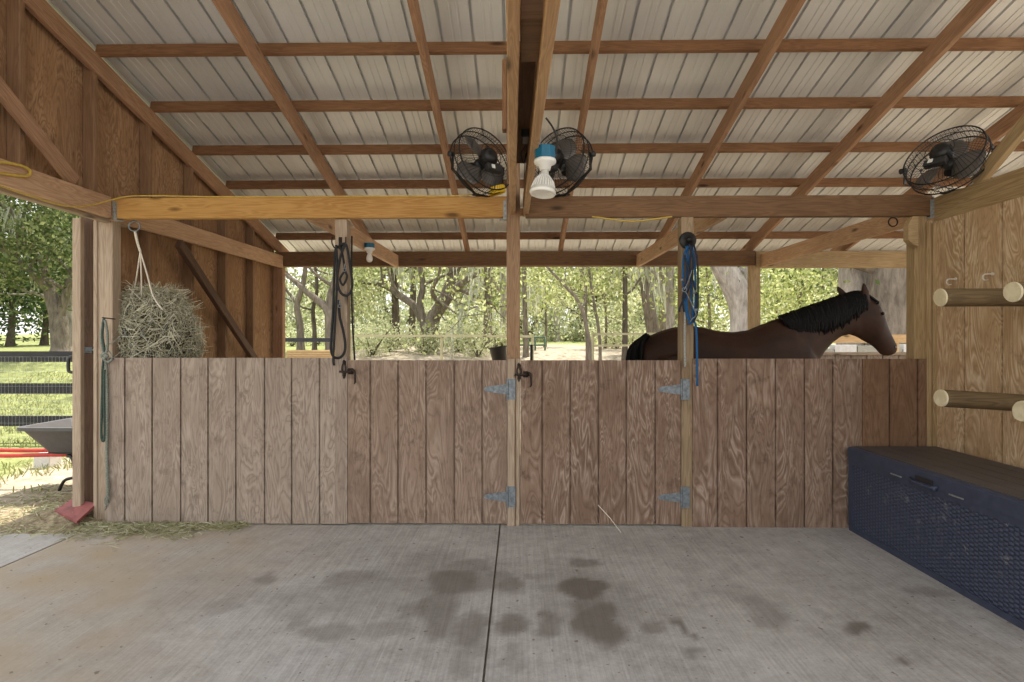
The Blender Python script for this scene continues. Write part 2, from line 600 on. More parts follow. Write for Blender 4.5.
def concrete_mat():
    m, nt, ns, ls, b = new_mat('broomed_concrete')
    tc = ns.new('ShaderNodeTexCoord')
    O = tc.outputs['Object']

    def sv(v):
        s = ns.new('ShaderNodeVectorMath')
        s.operation = 'MULTIPLY'
        ls.new(O, s.inputs[0])
        s.inputs[1].default_value = v
        return s.outputs[0]
    cloud = noise_node(ns, ls, sv((1, 1, 1)), 1.3, 5, 0.65)
    speck = noise_node(ns, ls, sv((1, 1, 1)), 60, 3, 0.7)
    broom = noise_node(ns, ls, sv((70, 1.6, 1)), 1.0, 3, 0.7)
    blot = noise_node(ns, ls, sv((1, 1, 1)), 9, 5, 0.75)
    f = math_node(ns, ls, 'ADD', math_node(ns, ls, 'MULTIPLY', math_node(ns, ls, 'ADD', math_node(ns, ls, 'MULTIPLY', cloud, 0.5), math_node(ns, ls, 'MULTIPLY', blot, 0.5)), 0.6), math_node(ns, ls, 'MULTIPLY', broom, 0.25))
    f = math_node(ns, ls, 'ADD', f, math_node(ns, ls, 'MULTIPLY', speck, 0.15))
    c = ramp_node(ns, ls, f, [(0.37, (0.25, 0.23, 0.212)), (0.62, (0.52, 0.50, 0.48))])
    at1 = ns.new('ShaderNodeAttribute')
    at1.attribute_name = 'dust'
    c = mix_node(ns, ls, at1.outputs['Fac'], c, (0.37, 0.285, 0.19))
    at2 = ns.new('ShaderNodeAttribute')
    at2.attribute_name = 'stain'
    st = math_node(ns, ls, 'MULTIPLY', at2.outputs['Fac'], math_node(ns, ls, 'MULTIPLY_ADD', speck, 0.7))
    st.node.inputs[1].default_value = 1.0
    st2 = math_node(ns, ls, 'MINIMUM', at2.outputs['Fac'], 0.85)
    c = mix_node(ns, ls, st2, c, (0.12, 0.10, 0.082))
    sk = ramp_node(ns, ls, noise_node(ns, ls, sv((1, 1, 1)), 26, 2, 0.5), [(0.68, (0, 0, 0)), (0.73, (0.8, 0.8, 0.8))])
    c = mix_node(ns, ls, sk, c, (0.16, 0.13, 0.10))
    ls.new(c, b.inputs['Base Color'])
    b.inputs['Roughness'].default_value = 0.85
    b.inputs['Specular IOR Level'].default_value = 0.3
    bump_node(ns, ls, math_node(ns, ls, 'ADD', broom, math_node(ns, ls, 'MULTIPLY', speck, 0.5)), 0.35, 0.006, b)
    return m


M['concrete'] = concrete_mat()


def ground_mat():
    m, nt, ns, ls, b = new_mat('paddock_ground')
    tc = ns.new('ShaderNodeTexCoord')
    O = tc.outputs['Object']
    n1 = noise_node(ns, ls, O, 0.55, 5, 0.65)
    n2 = noise_node(ns, ls, O, 7, 4, 0.7)
    grass = ramp_node(ns, ls, n2, [(0.3, (0.13, 0.155, 0.05)), (0.7, (0.30, 0.31, 0.13))])
    sand = ramp_node(ns, ls, n2, [(0.3, (0.26, 0.21, 0.15)), (0.7, (0.46, 0.39, 0.31))])
    dirt = ramp_node(ns, ls, noise_node(ns, ls, O, 22, 4, 0.75), [(0.3, (0.12, 0.085, 0.055)), (0.7, (0.42, 0.34, 0.22))])
    a1 = ns.new('ShaderNodeAttribute')
    a1.attribute_name = 'grassy'
    a2 = ns.new('ShaderNodeAttribute')
    a2.attribute_name = 'dirty'
    gf = math_node(ns, ls, 'ADD', a1.outputs['Fac'], math_node(ns, ls, 'SUBTRACT', n1, 0.5))
    gf = ramp_node(ns, ls, gf, [(0.42, (0, 0, 0)), (0.58, (1, 1, 1))])
    c = mix_node(ns, ls, gf, sand, grass)
    c = mix_node(ns, ls, a2.outputs['Fac'], c, dirt)
    ls.new(c, b.inputs['Base Color'])
    b.inputs['Roughness'].default_value = 0.95
    b.inputs['Specular IOR Level'].default_value = 0.1
    bump_node(ns, ls, n2, 0.6, 0.04, b)
    return m


M['ground'] = ground_mat()


def woven_mat():
    m, nt, ns, ls, b = new_mat('woven_navy_resin')
    tc = ns.new('ShaderNodeTexCoord')
    sp = ns.new('ShaderNodeSeparateXYZ')
    ls.new(tc.outputs['Object'], sp.inputs[0])
    colm = math_node(ns, ls, 'MULTIPLY', sp.outputs['Y'], 34.0)
    par = math_node(ns, ls, 'MULTIPLY', math_node(ns, ls, 'FLOOR', colm), 0.5)
    row = math_node(ns, ls, 'ADD', math_node(ns, ls, 'MULTIPLY', sp.outputs['Z'], 44.0), par)
    h1 = math_node(ns, ls, 'ABSOLUTE', math_node(ns, ls, 'SINE', math_node(ns, ls, 'MULTIPLY', row, PI)))
    h2 = math_node(ns, ls, 'ABSOLUTE', math_node(ns, ls, 'SINE', math_node(ns, ls, 'MULTIPLY', colm, PI)))
    h = math_node(ns, ls, 'MULTIPLY', h1, math_node(ns, ls, 'POWER', h2, 0.4))
    n = noise_node(ns, ls, tc.outputs['Object'], 7, 4, 0.7)
    n2 = noise_node(ns, ls, tc.outputs['Object'], 45, 3, 0.7)
    c = ramp_node(ns, ls, h, [(0.0, (0.02, 0.026, 0.05)), (0.8, (0.06, 0.075, 0.125))])
    d = ramp_node(ns, ls, math_node(ns, ls, 'MULTIPLY', n, math_node(ns, ls, 'ADD', n2, 0.5)), [(0.62, (0, 0, 0)), (0.78, (0.5, 0.5, 0.5))])
    c = mix_node(ns, ls, d, c, (0.35, 0.34, 0.32))
    ls.new(c, b.inputs['Base Color'])
    b.inputs['Roughness'].default_value = 0.5
    bump_node(ns, ls, h, 0.8, 0.008, b)
    return m


M['woven'] = woven_mat()
M['navy'] = plain('navy_resin', (0.04, 0.05, 0.085), 0.5, 0, 0.2, 20)


def lid_mat():
    m, nt, ns, ls, b = new_mat('woodgrain_lid_resin')
    tc = ns.new('ShaderNodeTexCoord')
    s = ns.new('ShaderNodeVectorMath')
    s.operation = 'MULTIPLY'
    ls.new(tc.outputs['Object'], s.inputs[0])
    s.inputs[1].default_value = (60, 3, 3)
    f = noise_node(ns, ls, s.outputs[0], 1, 3, 0.6, 0.4)
    g = noise_node(ns, ls, tc.outputs['Object'], 3, 4, 0.6)
    c = ramp_node(ns, ls, g, [(0.3, (0.055, 0.05, 0.052)), (0.7, (0.10, 0.092, 0.09))])
    ls.new(c, b.inputs['Base Color'])
    b.inputs['Roughness'].default_value = 0.5
    bump_node(ns, ls, f, 0.5, 0.004, b)
    return m


M['lid'] = lid_mat()

# ------------------------------------------------------------------ dimensions of the barn
D = 4.08          # front face of the stall fronts
YB = 7.15         # front face of the eave header behind the stalls
XL, XR = -3.05, 3.05
TS = 0.2643


def zr(y):        # underside of the rafters
    return CAM_Z + 3.04 - TS * y


YF, YE = 0.3, 7.95  # upper and lower end of the roof

# ---- terrain
def sstep(a, b, x):
    t = max(0.0, min(1.0, (x - a) / (b - a)))
    return t * t * (3 - 2 * t)


def terrain(x, y):
    z = -0.03
    z += 1.02 * sstep(9.5, 19, y) + 0.022 * max(0, y - 19)
    if y > 2:
        z += 0.03 * noise.noise(Vector((x * 0.5, y * 0.5, 0)))*(1 if (x < -5 or y > 9) else 0.3)
    z += 0.115 * math.exp(-(((x + 3.45) / 0.32) ** 2 + ((y - 4.22) / 0.26) ** 2) ** 1.3)
    return z


def build_ground():
    xs = sorted(set([round(-70 + 2.5 * i, 3) for i in range(57)] + [round(-8 + 0.12 * i, 3) for i in range(46)]))
    ys = sorted(set([round(-25 + 2.5 * i, 3) for i in range(48)] + [round(2 + 0.15 * i, 3) for i in range(60)] + [11 + 0.8 * i for i in range(15)]))
    vs, gr, di = [], [], []
    for y in ys:
        for x in xs:
            vs.append((x, y, terrain(x, y)))
            g = 0.0
            if x < -3:
                g = sstep(-4.2, -6.0, x) * 0.75 + sstep(6.5, 8, y) * 0.3
                if y > 12:
                    g = 0.9
            if x >= -6 and y > 7:
                g = 0.35 + 0.5 * sstep(24, 32, y)
            if y < 0:
                g = 0.25
            gr.append(min(1, g))
            d = 0.0
            if -3.05 > x:
                d = sstep(-4.55, -3.9, x + 0.15 * noise.noise(Vector((x * 3, y * 3, 1)))) * sstep(7.5, 5.2, y)
            if -3.1 < x < 6 and 4 < y < 8:
                d = 0.9
            di.append(d)
    nx = len(xs)
    fs = [(j * nx + i, j * nx + i + 1, (j + 1) * nx + i + 1, (j + 1) * nx + i)
          for j in range(len(ys) - 1) for i in range(nx - 1)]
    me = bpy.data.meshes.new('ground')
    me.from_pydata(vs, [], fs)
    for nm, dat in (('grassy', gr), ('dirty', di)):
        a = me.attributes.new(nm, 'FLOAT', 'POINT')
        a.data.foreach_set('value', dat)
    me.polygons.foreach_set('use_smooth', [True] * len(me.polygons))
    me.materials.append(M['ground'])
    o = bpy.data.objects.new('ground', me)
    C.objects.link(o)
    tag(o, 'sandy paddock ground with patchy grass around the barn', 'ground', kind='structure')


build_ground()

# ---- concrete floor with its stains
STAINS = [(455, 583, 30, 14, .75), (438, 602, 24, 22, .6), (468, 566, 22, 8, .5), (500, 580, 18, 10, .45), (415, 585, 22, 10, .4),
          (350, 580, 30, 9, .4), (372, 585, 20, 8, .35), (262, 577, 10, 5, .55), (320, 600, 60, 16, .25), (330, 632, 30, 10, .4),
          (225, 606, 16, 8, .3), (470, 627, 16, 16, .6), (440, 622, 16, 14, .55), (508, 626, 15, 13, .65), (544, 622, 14, 13, .6),
          (583, 562, 11, 7, .6), (585, 588, 24, 9, .85), (600, 622, 27, 22, .8), (590, 605, 18, 12, .6), (556, 588, 22, 5, .4),
          (508, 586, 16, 9, .6), (540, 575, 16, 6, .3), (652, 627, 8, 8, .55), (683, 627, 8, 8, .75), (662, 620, 4, 3, .7),
          (693, 652, 8, 9, .5), (765, 612, 22, 16, .4), (852, 624, 14, 6, .75), (907, 666, 8, 6, .75), (735, 592, 30, 8, .2),
          (930, 592, 16, 6, .35), (470, 655, 14, 20, .3), (513, 660, 10, 14, .35), (300, 620, 12, 8, .3), (385, 628, 24, 8, .3),
          (430, 580, 60, 30, .25), (585, 600, 50, 34, .25), (210, 590, 60, 20, .15), (408, 612, 12, 9, .45), (287, 603, 14, 9, .35)]
_st = []
for px, py, rx, ry, s in STAINS:
    c = gnd(px, py)
    ex = abs(gnd(px + rx, py).x - c.x)
    ey = abs(gnd(px, py + ry).y - gnd(px, py - ry).y) / 2
    _st.append((c.x, c.y, ex, ey, s))


def stain(x, y):
    k = 0.0
    wx = x + 0.07 * noise.noise(Vector((x * 5, y * 5, 3))) + 0.02 * noise.noise(Vector((x * 19, y * 19, 3)))
    wy = y + 0.09 * noise.noise(Vector((x * 5, y * 5, 9))) + 0.02 * noise.noise(Vector((x * 19, y * 19, 8)))
    for cx, cy, ex, ey, s in _st:
        r = math.sqrt(((wx - cx) / ex) ** 2 + ((wy - cy) / ey) ** 2)
        if r < 1.35:
            k = max(k, s * (1 - sstep(0.75, 1.3, r)))
    return k


def slab(name, x0, x1, y0, y1, step, label):
    nx, ny = max(2, int((x1 - x0) / step)), max(2, int((y1 - y0) / step))
    vs, st, du = [], [], []
    for j in range(ny + 1):
        for i in range(nx + 1):
            x, y = x0 + (x1 - x0) * i / nx, y0 + (y1 - y0) * j / ny
            vs.append((x, y, 0))
            st.append(stain(x, y) if y > 2 else 0)
            q = sstep(-0.9, -2.7, x + 0.35 * noise.noise(Vector((x * 2, y * 2, 5)))) * 0.95
            if x < -3.085:
                q = 0.25
            du.append(q * (0.75 + 0.5 * noise.noise(Vector((x * 4, y * 4, 2)))))
    fs = [(j * (nx + 1) + i, j * (nx + 1) + i + 1, (j + 1) * (nx + 1) + i + 1, (j + 1) * (nx + 1) + i) for j in range(ny) for i in range(nx)]
    n = len(vs)
    ring = [i for i in range(nx + 1)] + [j * (nx + 1) + nx for j in range(1, ny + 1)] + \
           [ny * (nx + 1) + i for i in range(nx - 1, -1, -1)] + [j * (nx + 1) for j in range(ny - 1, 0, -1)]
    low = []
    for r in ring:
        low.append(len(vs))
        vs.append((vs[r][0], vs[r][1], -0.09))
        st.append(0.3)
        du.append(0.3)
    for a in range(len(ring)):
        b = (a + 1) % len(ring)
        fs.append((ring[b], ring[a], low[a], low[b]))
    me = bpy.data.meshes.new(name)
    me.from_pydata(vs, [], fs)
    for nm, dat in (('stain', st), ('dust', du)):
        a = me.attributes.new(nm, 'FLOAT', 'POINT')
        a.data.foreach_set('value', dat)
    me.materials.append(M['concrete'])
    o = bpy.data.objects.new(name, me)
    C.objects.link(o)
    return tag(o, label, 'floor', kind='structure')


XS = -0.145
slab('floor', XS + 0.005, 3.3, -2.2, 4.16, 0.03, 'right slab of the stained concrete aisle floor')
slab('floor', -3.075, XS - 0.005, -2.2, 4.16, 0.03, 'left slab of the stained concrete aisle floor')
slab('floor', -4.7, -3.09, -2.2, 3.86, 0.12, 'small outer concrete apron at the left doorway')

# ------------------------------------------------------------------ roof
RX0, RX1 = -3.3, 6.3


def build_sheets():
    prof = []
    x = RX0
    pitch = 0.2286
    while x < RX1:
        prof += [(x, 0), (x + 0.066, 0), (x + 0.069, 0.005), (x + 0.081, 0.005), (x + 0.084, 0),
                 (x + 0.118, 0), (x + 0.121, 0.005), (x + 0.133, 0.005), (x + 0.136, 0),
                 (x + 0.204, 0), (x + 0.200, 0.034), (x + 0.230, 0.034), (x + 0.2265, 0), (x + pitch, 0)]
        x += pitch + 1e-5
    vs, fs = [], []
    n = len(prof)
    for y in (YF - 0.05, YE + 0.05):
        for px, h in prof:
            vs.append((px, y, zr(y) + 0.252 + h))
    for y in (YF - 0.05, YE + 0.05):
        for px, h in prof:
            vs.append((px, y, zr(y) + 0.254 + h))
    for i in range(n - 1):
        fs.append((i, i + n, i + n + 1, i + 1))
        fs.append((2 * n + i, 2 * n + i + 1, 3 * n + i + 1, 3 * n + i))
    me = bpy.data.meshes.new('ceiling')
    me.from_pydata(vs, [], fs)
    me.materials.append(M['sheet'])
    o = bpy.data.objects.new('ceiling', me)
    C.objects.link(o)
    tag(o, 'underside of the pale ribbed steel roof', 'roof', kind='structure')


build_sheets()

NRM = Vector((0, TS, 1)).normalized()
raf = [(-3.12, 'sloping rafter along the top of the left board wall'),
       (-1.905, 'first sloping rafter from the left wall, ending above the small bulb'),
       (-0.684, 'sloping rafter just left of the left wall fan'),
       (0.526, 'sloping rafter just right of the fan behind the big bulb'),
       (1.755, 'sloping rafter halfway between the big bulb and the right fan'),
       (2.94, 'sloping rafter just left of the right fan'),
       (4.13, 'sloping rafter right of the right fan')]
for x, lab in raf:
    w = 0.042
    a = Vector((x, YF, zr(YF))) + NRM * 0.07
    b = Vector((x, 7.45, zr(7.45))) + NRM * 0.07
    tag(lumber('rafter', a, b, w, 0.14, M['rafter']), lab, 'rafter', 'roof rafters')
tag(lumber('rafter', Vector((5.32, YF, zr(YF))) + NRM * 0.07, Vector((5.32, 7.45, zr(7.45))) + NRM * 0.07, 0.042, 0.14, M['rafter']),
    'rightmost sloping rafter, beyond the right fan', 'rafter', 'roof rafters')

pn = ['roof purlin nearest the camera, across the top of the picture', 'second roof purlin from the top of the picture',
      'third roof purlin from the top, passing behind the tops of the fans', 'fourth roof purlin from the top, just above the front beams',
      'fifth roof purlin from the top, just below the golden front beam', 'lowest roof purlin, just above the eave header']
for k in range(-5, 7):
    y = 4.10 + 0.609 * k
    z = zr(y) + 0.145 + 0.045
    lab = pn[k] if 0 <= k < 6 else ('roof purlin above the eave header' if k >= 6 else 'roof purlin out of frame overhead, the %s nearer than the topmost one in the picture' % ['', 'first', 'second', 'third', 'fourth', 'fifth'][-k])
    o = lumber('purlin', (RX0 + 0.17, y, z), (RX1, y, z), 0.038, 0.089, M['purlin'], up=NRM)
    tag(o, lab, 'purlin', 'roof purlins')

# ------------------------------------------------------------------ headers, beams, posts
def beam(name, p0, p1, w, h, mat, label, cat='beam', group=None, up=(0, 0, 1)):
    return tag(lumber(name, p0, p1, w, h, mat, up=up), label, cat, group)


beam('front_beam', (-2.985, D + 0.02, 2.322), (-0.095, D + 0.02, 2.322), 0.05, 0.153, M['gold'],
     'golden pine beam over the left stall front, hay net below its left end')
beam('front_beam', (0.04, D + 0.02, 2.322), (2.97, D + 0.02, 2.322), 0.05, 0.153, M['brown'],
     'brown pine beam over the right stall front')
# eave header
beam('eave_header', (-3.15, YB + 0.07, 2.40), (2.99, YB + 0.07, 2.40), 0.14, 0.185, M['brown'],
     'dark brown eave header along the back of the stalls')
beam('eave_header', (3.0, YB + 0.07, 2.385), (6.2, YB + 0.07, 2.385), 0.14, 0.20, M['treated'],
     'yellowish eave header at the back right, above the horse head')
# side headers of the aisle
beam('side_header', (-3.02, 0.4, 2.325), (-3.02, D - 0.015, 2.325), 0.05, 0.15, M['tie'],
     'wide beam over the left doorway, with the yellow loop of cord on it')
beam('outer_header', (-3.09, 0.4, 2.30), (-3.09, D + 0.25, 2.30), 0.06, 0.14, M['weather'],
     'outer board over the left doorway, behind the wide beam')
beam('side_header', (3.008, 0.4, 2.288), (3.008, D - 0.0, 2.288), 0.06, 0.175, M['treated'],
     'yellow pine beam along the top of the right plywood wall')
# centre pair
beam('centre_girder', (-0.003, 0.4, 2.345), (-0.055, D + 0.1, 2.345), 0.04, 0.15, M['girder'],
     'left one of the two long girders running overhead to the centre post')
beam('centre_girder', (0.112, 0.4, 2.345), (0.042, D + 0.1, 2.345), 0.04, 0.15, M['girder'],
     'right one of the two long girders running overhead, with the big bulb on its side')
# tie beams over the stalls
for x, lab in ((-3.06, 'beam along the left board wall of the stall, above the slanting brace'),
               (-1.575, 'beam overhead in the left stall, carrying the small bulb'),
               (1.50, 'beam overhead in the right stall, meeting the eave header above the horse rump'),
               (3.07, 'beam overhead in the right stall, with an iron ring at its near end')):
    beam('tie_beam', (x, D + 0.05, 2.32), (x, YB + 0.0, 2.362), 0.04, 0.155, M['tie'], lab, 'beam', 'tie beams over the stalls')

# posts
def post(x0, x1, y0, y1, z0, z1, mat, label, name='post'):
    o = lumber(name, ((x0 + x1) / 2, (y0 + y1) / 2, z0), ((x0 + x1) / 2, (y0 + y1) / 2, z1), y1 - y0, x1 - x0, mat, up=(1, 0, 0))
    return tag(o, label, 'post')


post(-0.098, 0.0, D + 0.0, D + 0.09, -0.05, 3.42, M['postc'], 'centre post between the two stall gates, running up between the girders')
xb = at(335, 300, D + 0.03).x
post(xb, xb + 0.089, D + 0.03, D + 0.119, -0.05, 2.247, M['weather'], 'post behind the left stall front, black lead ropes hanging on it')
xc = at(681, 300, D).x
post(xc, xc + 0.092, D + 0.0, D + 0.09, -0.05, 2.247, M['postgrey'], 'post between the right gate and right stall front, blue ropes hanging on it')
xd = at(914.5, 300, D).x
post(xd, xd + 0.09, D + 0.0, D + 0.09, -0.05, 2.247, M['treated'], 'corner post where the stall front meets the right plywood wall')
post(-3.168, -3.05, D + 0.07, D + 0.16, -0.05, 2.25, M['weather'], 'left corner post of the stall front, green ropes hanging on it')
post(at(80, 300, 4.25).x, at(93, 300, 4.25).x, 4.25, 4.36, 0.08, 2.33, M['darkwood'], 'recessed post of the left doorway, its dark colour standing for shade on the jamb side')  # dark timber colour paints in the shaded side of the jamb
post(at(72, 300, 4.16).x, at(80.5, 300, 4.16).x, 4.16, 4.20, 0.08, 2.27, M['weather'], 'outermost pale jamb board of the left doorway', 'door_jamb')
post(at(93, 300, 4.14).x, at(97, 300, 4.14).x, 4.14, 4.20, -0.05, 2.25, M['weather'], 'thin brown strip beside the left corner post', 'jamb_strip')
post(-3.17, -3.05, YB + 0.0, YB + 0.09, -0.05, 2.31, M['rafter'], 'back left corner post at the end of the board wall')
x7 = at(751, 300, YB).x
post(x7, x7 + 0.13, YB + 0.02, YB + 0.11, -0.05, 2.31, M['treated'], 'back post behind the horse, below the eave header')
x8 = at(914, 300, YB).x
post(x8 + 0.02, x8 + 0.16, YB + 0.02, YB + 0.11, -0.05, 2.3, M['treated'], 'back post at the right end of the stall, mostly hidden')
# chamfered block on corner post
mb = MB()
bx0, bx1 = at(908, 200, D - 0.05).x, at(918, 200, D - 0.05).x
zt, zb_ = at(900, 218, D).z, at(900, 248, D).z
mb.prism([(bx0 + 0.03, D - 0.055, zt), (bx1, D - 0.055, zt), (bx1, D - 0.055, zb_), (bx0 + 0.03, D - 0.055, zb_ + 0.02), (bx0, D - 0.055, zb_ + 0.05), (bx0, D - 0.055, zt - 0.06)], (0, 0.054, 0))
tag(mb.build('corner_block', M['treated']), 'short chamfered wood block at the top of the right corner post', 'block')
# cleat and blocks near centre post
tag(lumber('cleat_board', (-0.115, D + 0.04, 2.89), (-0.115, D + 0.04, 3.40), 0.09, 0.03, M['purlin'], up=(1, 0, 0)),
    'short upright cleat on the left of the centre post near the roof', 'board')
tag(MB().box(-0.0, 0.085, 1.68, 1.94, 2.31, 2.42).build('girder_block', M['brown'], bevel=0.004), 'dark spacer block between the two overhead girders', 'block')
tag(lumber('added_gap_board', (0.047, 1.95, 2.432), (-0.005, 3.4, 2.432), 0.085, 0.02, M['brown']), 'board added above the overhead girders to keep their gap dark', 'board')  # added to close off the cavity so the gap reads dark
# trims of the right wall end
ta, tc_ = at(925.2, 300, D).x, at(930, 300, D).x
tag(lumber('trim_1', ((ta + tc_) / 2, D + 0.02, 0), ((ta + tc_) / 2, D + 0.02, 2.2), 0.08, tc_ - ta, M['treated'], up=(1, 0, 0)), 'narrow trim beside the right corner post', 'trim', kind='structure')
ta, tc_ = at(930.3, 300, D).x, at(935, 300, D).x
tag(lumber('trim_2', ((ta + tc_) / 2, D + 0.0125, 0), ((ta + tc_) / 2, D + 0.0125, 2.19), 0.095, tc_ - ta, M['treated'], up=(1, 0, 0)), 'corner trim at the end of the right plywood wall', 'trim', kind='structure')


# ---- stall fronts
def planks(mb, edges, y, z0, z1, th=0.016, gap=0.0135, slant=None):
    """edges: x positions of the sheet's ends and of the grooves"""
    mb.box(edges[0], edges[-1], y + th, y + th + 0.005, z0, z1)
    for i in range(len(edges) - 1):
        a = edges[i] + (gap / 2 if i else 0)
        b = edges[i + 1] - (gap / 2 if i < len(edges) - 2 else 0)
        mb.box(a, b, y, y + th - 0.0005, z0, z1)
    return mb


def gx(l):
    return [at(p, 400, D).x for p in l]


ZT = 1.217
e = gx([107.5, 126.3, 153.6, 182, 209.3, 237, 265.6, 292.6, 320.4, 348])
p = thing('stall_partition', ((e[0] + e[-1]) / 2, D, 0), 'grey-brown plank front of the left stall, below the hay net', 'stall wall')
planks(MB(), e, D - 0.016, 0.012, ZT + 0.005).build('siding', M['ply_grey'], p)
lumber('frame_rail', (e[0] + 0.1, D + 0.03, 1.16), (e[-1] - 0.13, D + 0.03, 1.16), 0.038, 0.089, M['weather'], p)
lumber('frame_rail', (e[0] + 0.1, D + 0.03, 0.09), (e[-1] - 0.13, D + 0.03, 0.09), 0.038, 0.089, M['weather'], p)
LEFT_FRONT = p

e = gx([692.2, 716.6, 745.4, 774.4, 803, 831.3, 860.5])
p = thing('stall_partition', ((e[0] + e[-1]) / 2, D, 0), 'brown plank front of the right stall, below the horse', 'stall wall')
planks(MB(), e, D - 0.016, -0.01, ZT + 0.0).build('siding', M['ply_brown'], p)
e2 = gx([861.0, 887.6, 915.6, 924.5])
s2 = planks(MB(), e2, D - 0.02, -0.01, ZT + 0.0).build('siding', M['ply_dark'], p)
s2['label'] = 'darker plank section next to the right wall'
lumber('frame_rail', (e[0] + 0.02, D + 0.03, 1.16), (e[-1], D + 0.03, 1.16), 0.038, 0.089, M['weather'], p)


def hinge(mb, x, z, y):
    """T hinge: tapered strap to the left of the knuckle at x, leaf plate to the right"""
    poly = [(x - 0.02, y, z + 0.036), (x - 0.06, y, z + 0.03), (x - 0.13, y, z + 0.022), (x - 0.165, y, z + 0.012), (x - 0.172, y, z),
            (x - 0.165, y, z - 0.012), (x - 0.13, y, z - 0.022), (x - 0.06, y, z - 0.03), (x - 0.02, y, z - 0.036), (x, y, z - 0.036), (x, y, z + 0.036)]
    mb.prism(poly, (0, -0.005, 0))
    mb.tube([(x, y - 0.006, z - 0.075), (x, y - 0.006, z + 0.075)], 0.008, 10)
    mb.box(x + 0.004, x + 0.058, y - 0.005, y, z - 0.075, z + 0.075)
    for dx, dz in ((-0.03, 0.018), (-0.03, -0.018), (-0.10, 0.0), (0.038, 0.05), (0.038, -0.05), (0.038, 0.012)):
        mb.lathe([(0.006, 0), (0.005, 0.003), (0.0, 0.004)], (x + dx, y - 0.005, z + dz), (0, -1, 0), 8)
    return mb


def latch(x, z, side, parent, y):
    """iron ring-and-bar latch: keeper loop at x, handle hanging to the right"""
    mb = MB()
    # keeper loop on post/panel
    loop = [(x + 0.014 * math.cos(a), y - 0.012, z + 0.012 + 0.036 * math.sin(a)) for a in [2 * PI * k / 14 for k in range(14)]]
    mb.tube(loop, 0.006, 8, closed=True)
    for dz in (0.056, -0.034):
        mb.box(x - 0.012, x + 0.012, y - 0.006, y, z + dz - 0.012, z + dz + 0.012)
    mb.tube([(x, y - 0.01, z + 0.075), (x, y - 0.01, z + 0.05)], 0.007, 8)
    mb.tube([(x, y - 0.01, z - 0.035), (x, y - 0.01, z - 0.06)], 0.007, 8)
    mb.tube([(x - 0.032, y - 0.014, z - 0.01), (x + 0.075, y - 0.014, z - 0.012)], 0.008, 10)
    mb.box(x + 0.03, x + 0.066, y - 0.007, y, z - 0.03, z + 0.014)
    mb.tube([(x + 0.065, y - 0.02, z + 0.008), (x + 0.08, y - 0.03, z - 0.003), (x + 0.086, y - 0.03, z - 0.03), (x + 0.088, y - 0.028, z - 0.085), (x + 0.08, y - 0.026, z - 0.098)],
            [0.006, 0.009, 0.008, 0.007, 0.004], 8)
    mb.build('latch', M['iron'], parent, smooth=True)


def gate(edges, label, mat, hx, lx, z0=0.02):
    g = thing('stall_gate', ((edges[0] + edges[-1]) / 2, D, z0), label, 'gate')
    planks(MB(), edges, D - 0.016, z0, ZT - 0.012).build('siding', mat, g)
    lumber('gate_rail', (edges[0] + 0.14, D + 0.022, 1.13), (edges[-1] - 0.01, D + 0.022, 1.13), 0.036, 0.089, M['weather'], g)
    lumber('gate_rail', (edges[0] + 0.14, D + 0.022, 0.13), (edges[-1] - 0.01, D + 0.022, 0.13), 0.036, 0.089, M['weather'], g)
    for py in (389, 496):
        hinge(MB(), hx, at(512, py, D).z, D - 0.0165).build('hinge', M['galv'], g)
    return g


g1 = gate(gx([348.6, 371, 398.7, 426.6, 454.7, 482.3, 506.9]), 'left stall gate, lighter, between the black lead ropes and centre post', M['ply_tan'], at(507.5, 390, D).x, 0)
latch(at(345, 370, D).x, at(345, 370, D).z, 1, g1, D - 0.016)
g2 = gate(gx([520.3, 542, 570, 598, 625.7, 654.4, 679.8]), 'right stall gate, darker with pale scuffs, beside the blue ropes', M['ply_brown'], at(680.8, 390, D).x, 0)
latch(at(519, 373, D).x, at(519, 373, D).z, 1, g2, D - 0.016)
# strips between gates
xs0, xs1 = gx([507.3, 514.8])
tag(lumber('gate_stop', ((xs0 + xs1) / 2, D - 0.008, 0), ((xs0 + xs1) / 2, D - 0.008, ZT), 0.016, xs1 - xs0, M['weather'], up=(1, 0, 0)), 'wider upright strip on the centre post between the gates', 'board')
xs0, xs1 = gx([516, 519.8])
tag(lumber('gate_stop', ((xs0 + xs1) / 2, D - 0.006, 0), ((xs0 + xs1) / 2, D - 0.006, ZT), 0.012, xs1 - xs0, M['weather'], up=(1, 0, 0)), 'thinner upright strip left of the right gate', 'board')

# ------------------------------------------------------------------ left board wall with studs
def build_wall_left():
    mb = MB()
    x = -3.215
    ys = [0.4, 1.55, 2.77, 3.98, 4.36]
    for a, b in zip(ys[:-1], ys[1:]):
        mb.prism([(x, a, 2.36), (x, b - 0.006, 2.36), (x, b - 0.006, zr(b) + 0.24), (x, a, zr(a) + 0.24)], (0.018, 0, 0))
    ys = [4.36, 5.2, 6.42, YB + 0.1]
    for a, b in zip(ys[:-1], ys[1:]):
        mb.prism([(x, a, -0.05), (x, b - 0.006, -0.05), (x, b - 0.006, zr(b) + 0.24), (x, a, zr(a) + 0.24)], (0.018, 0, 0))
    o = mb.build('wall_left', M['gable'])
    tag(o, 'brown board wall on the left with upright studs', 'wall', kind='structure')
    y = 1.02
    while y < 7.0:
        z0 = 2.40 if y < 4.36 else 0.0
        lumber('stud', (-3.152, y, z0), (-3.152, y, zr(y) + 0.12), 0.042, 0.085, M['stud'], o, up=(1, 0, 0))
        y += 0.609
    return o


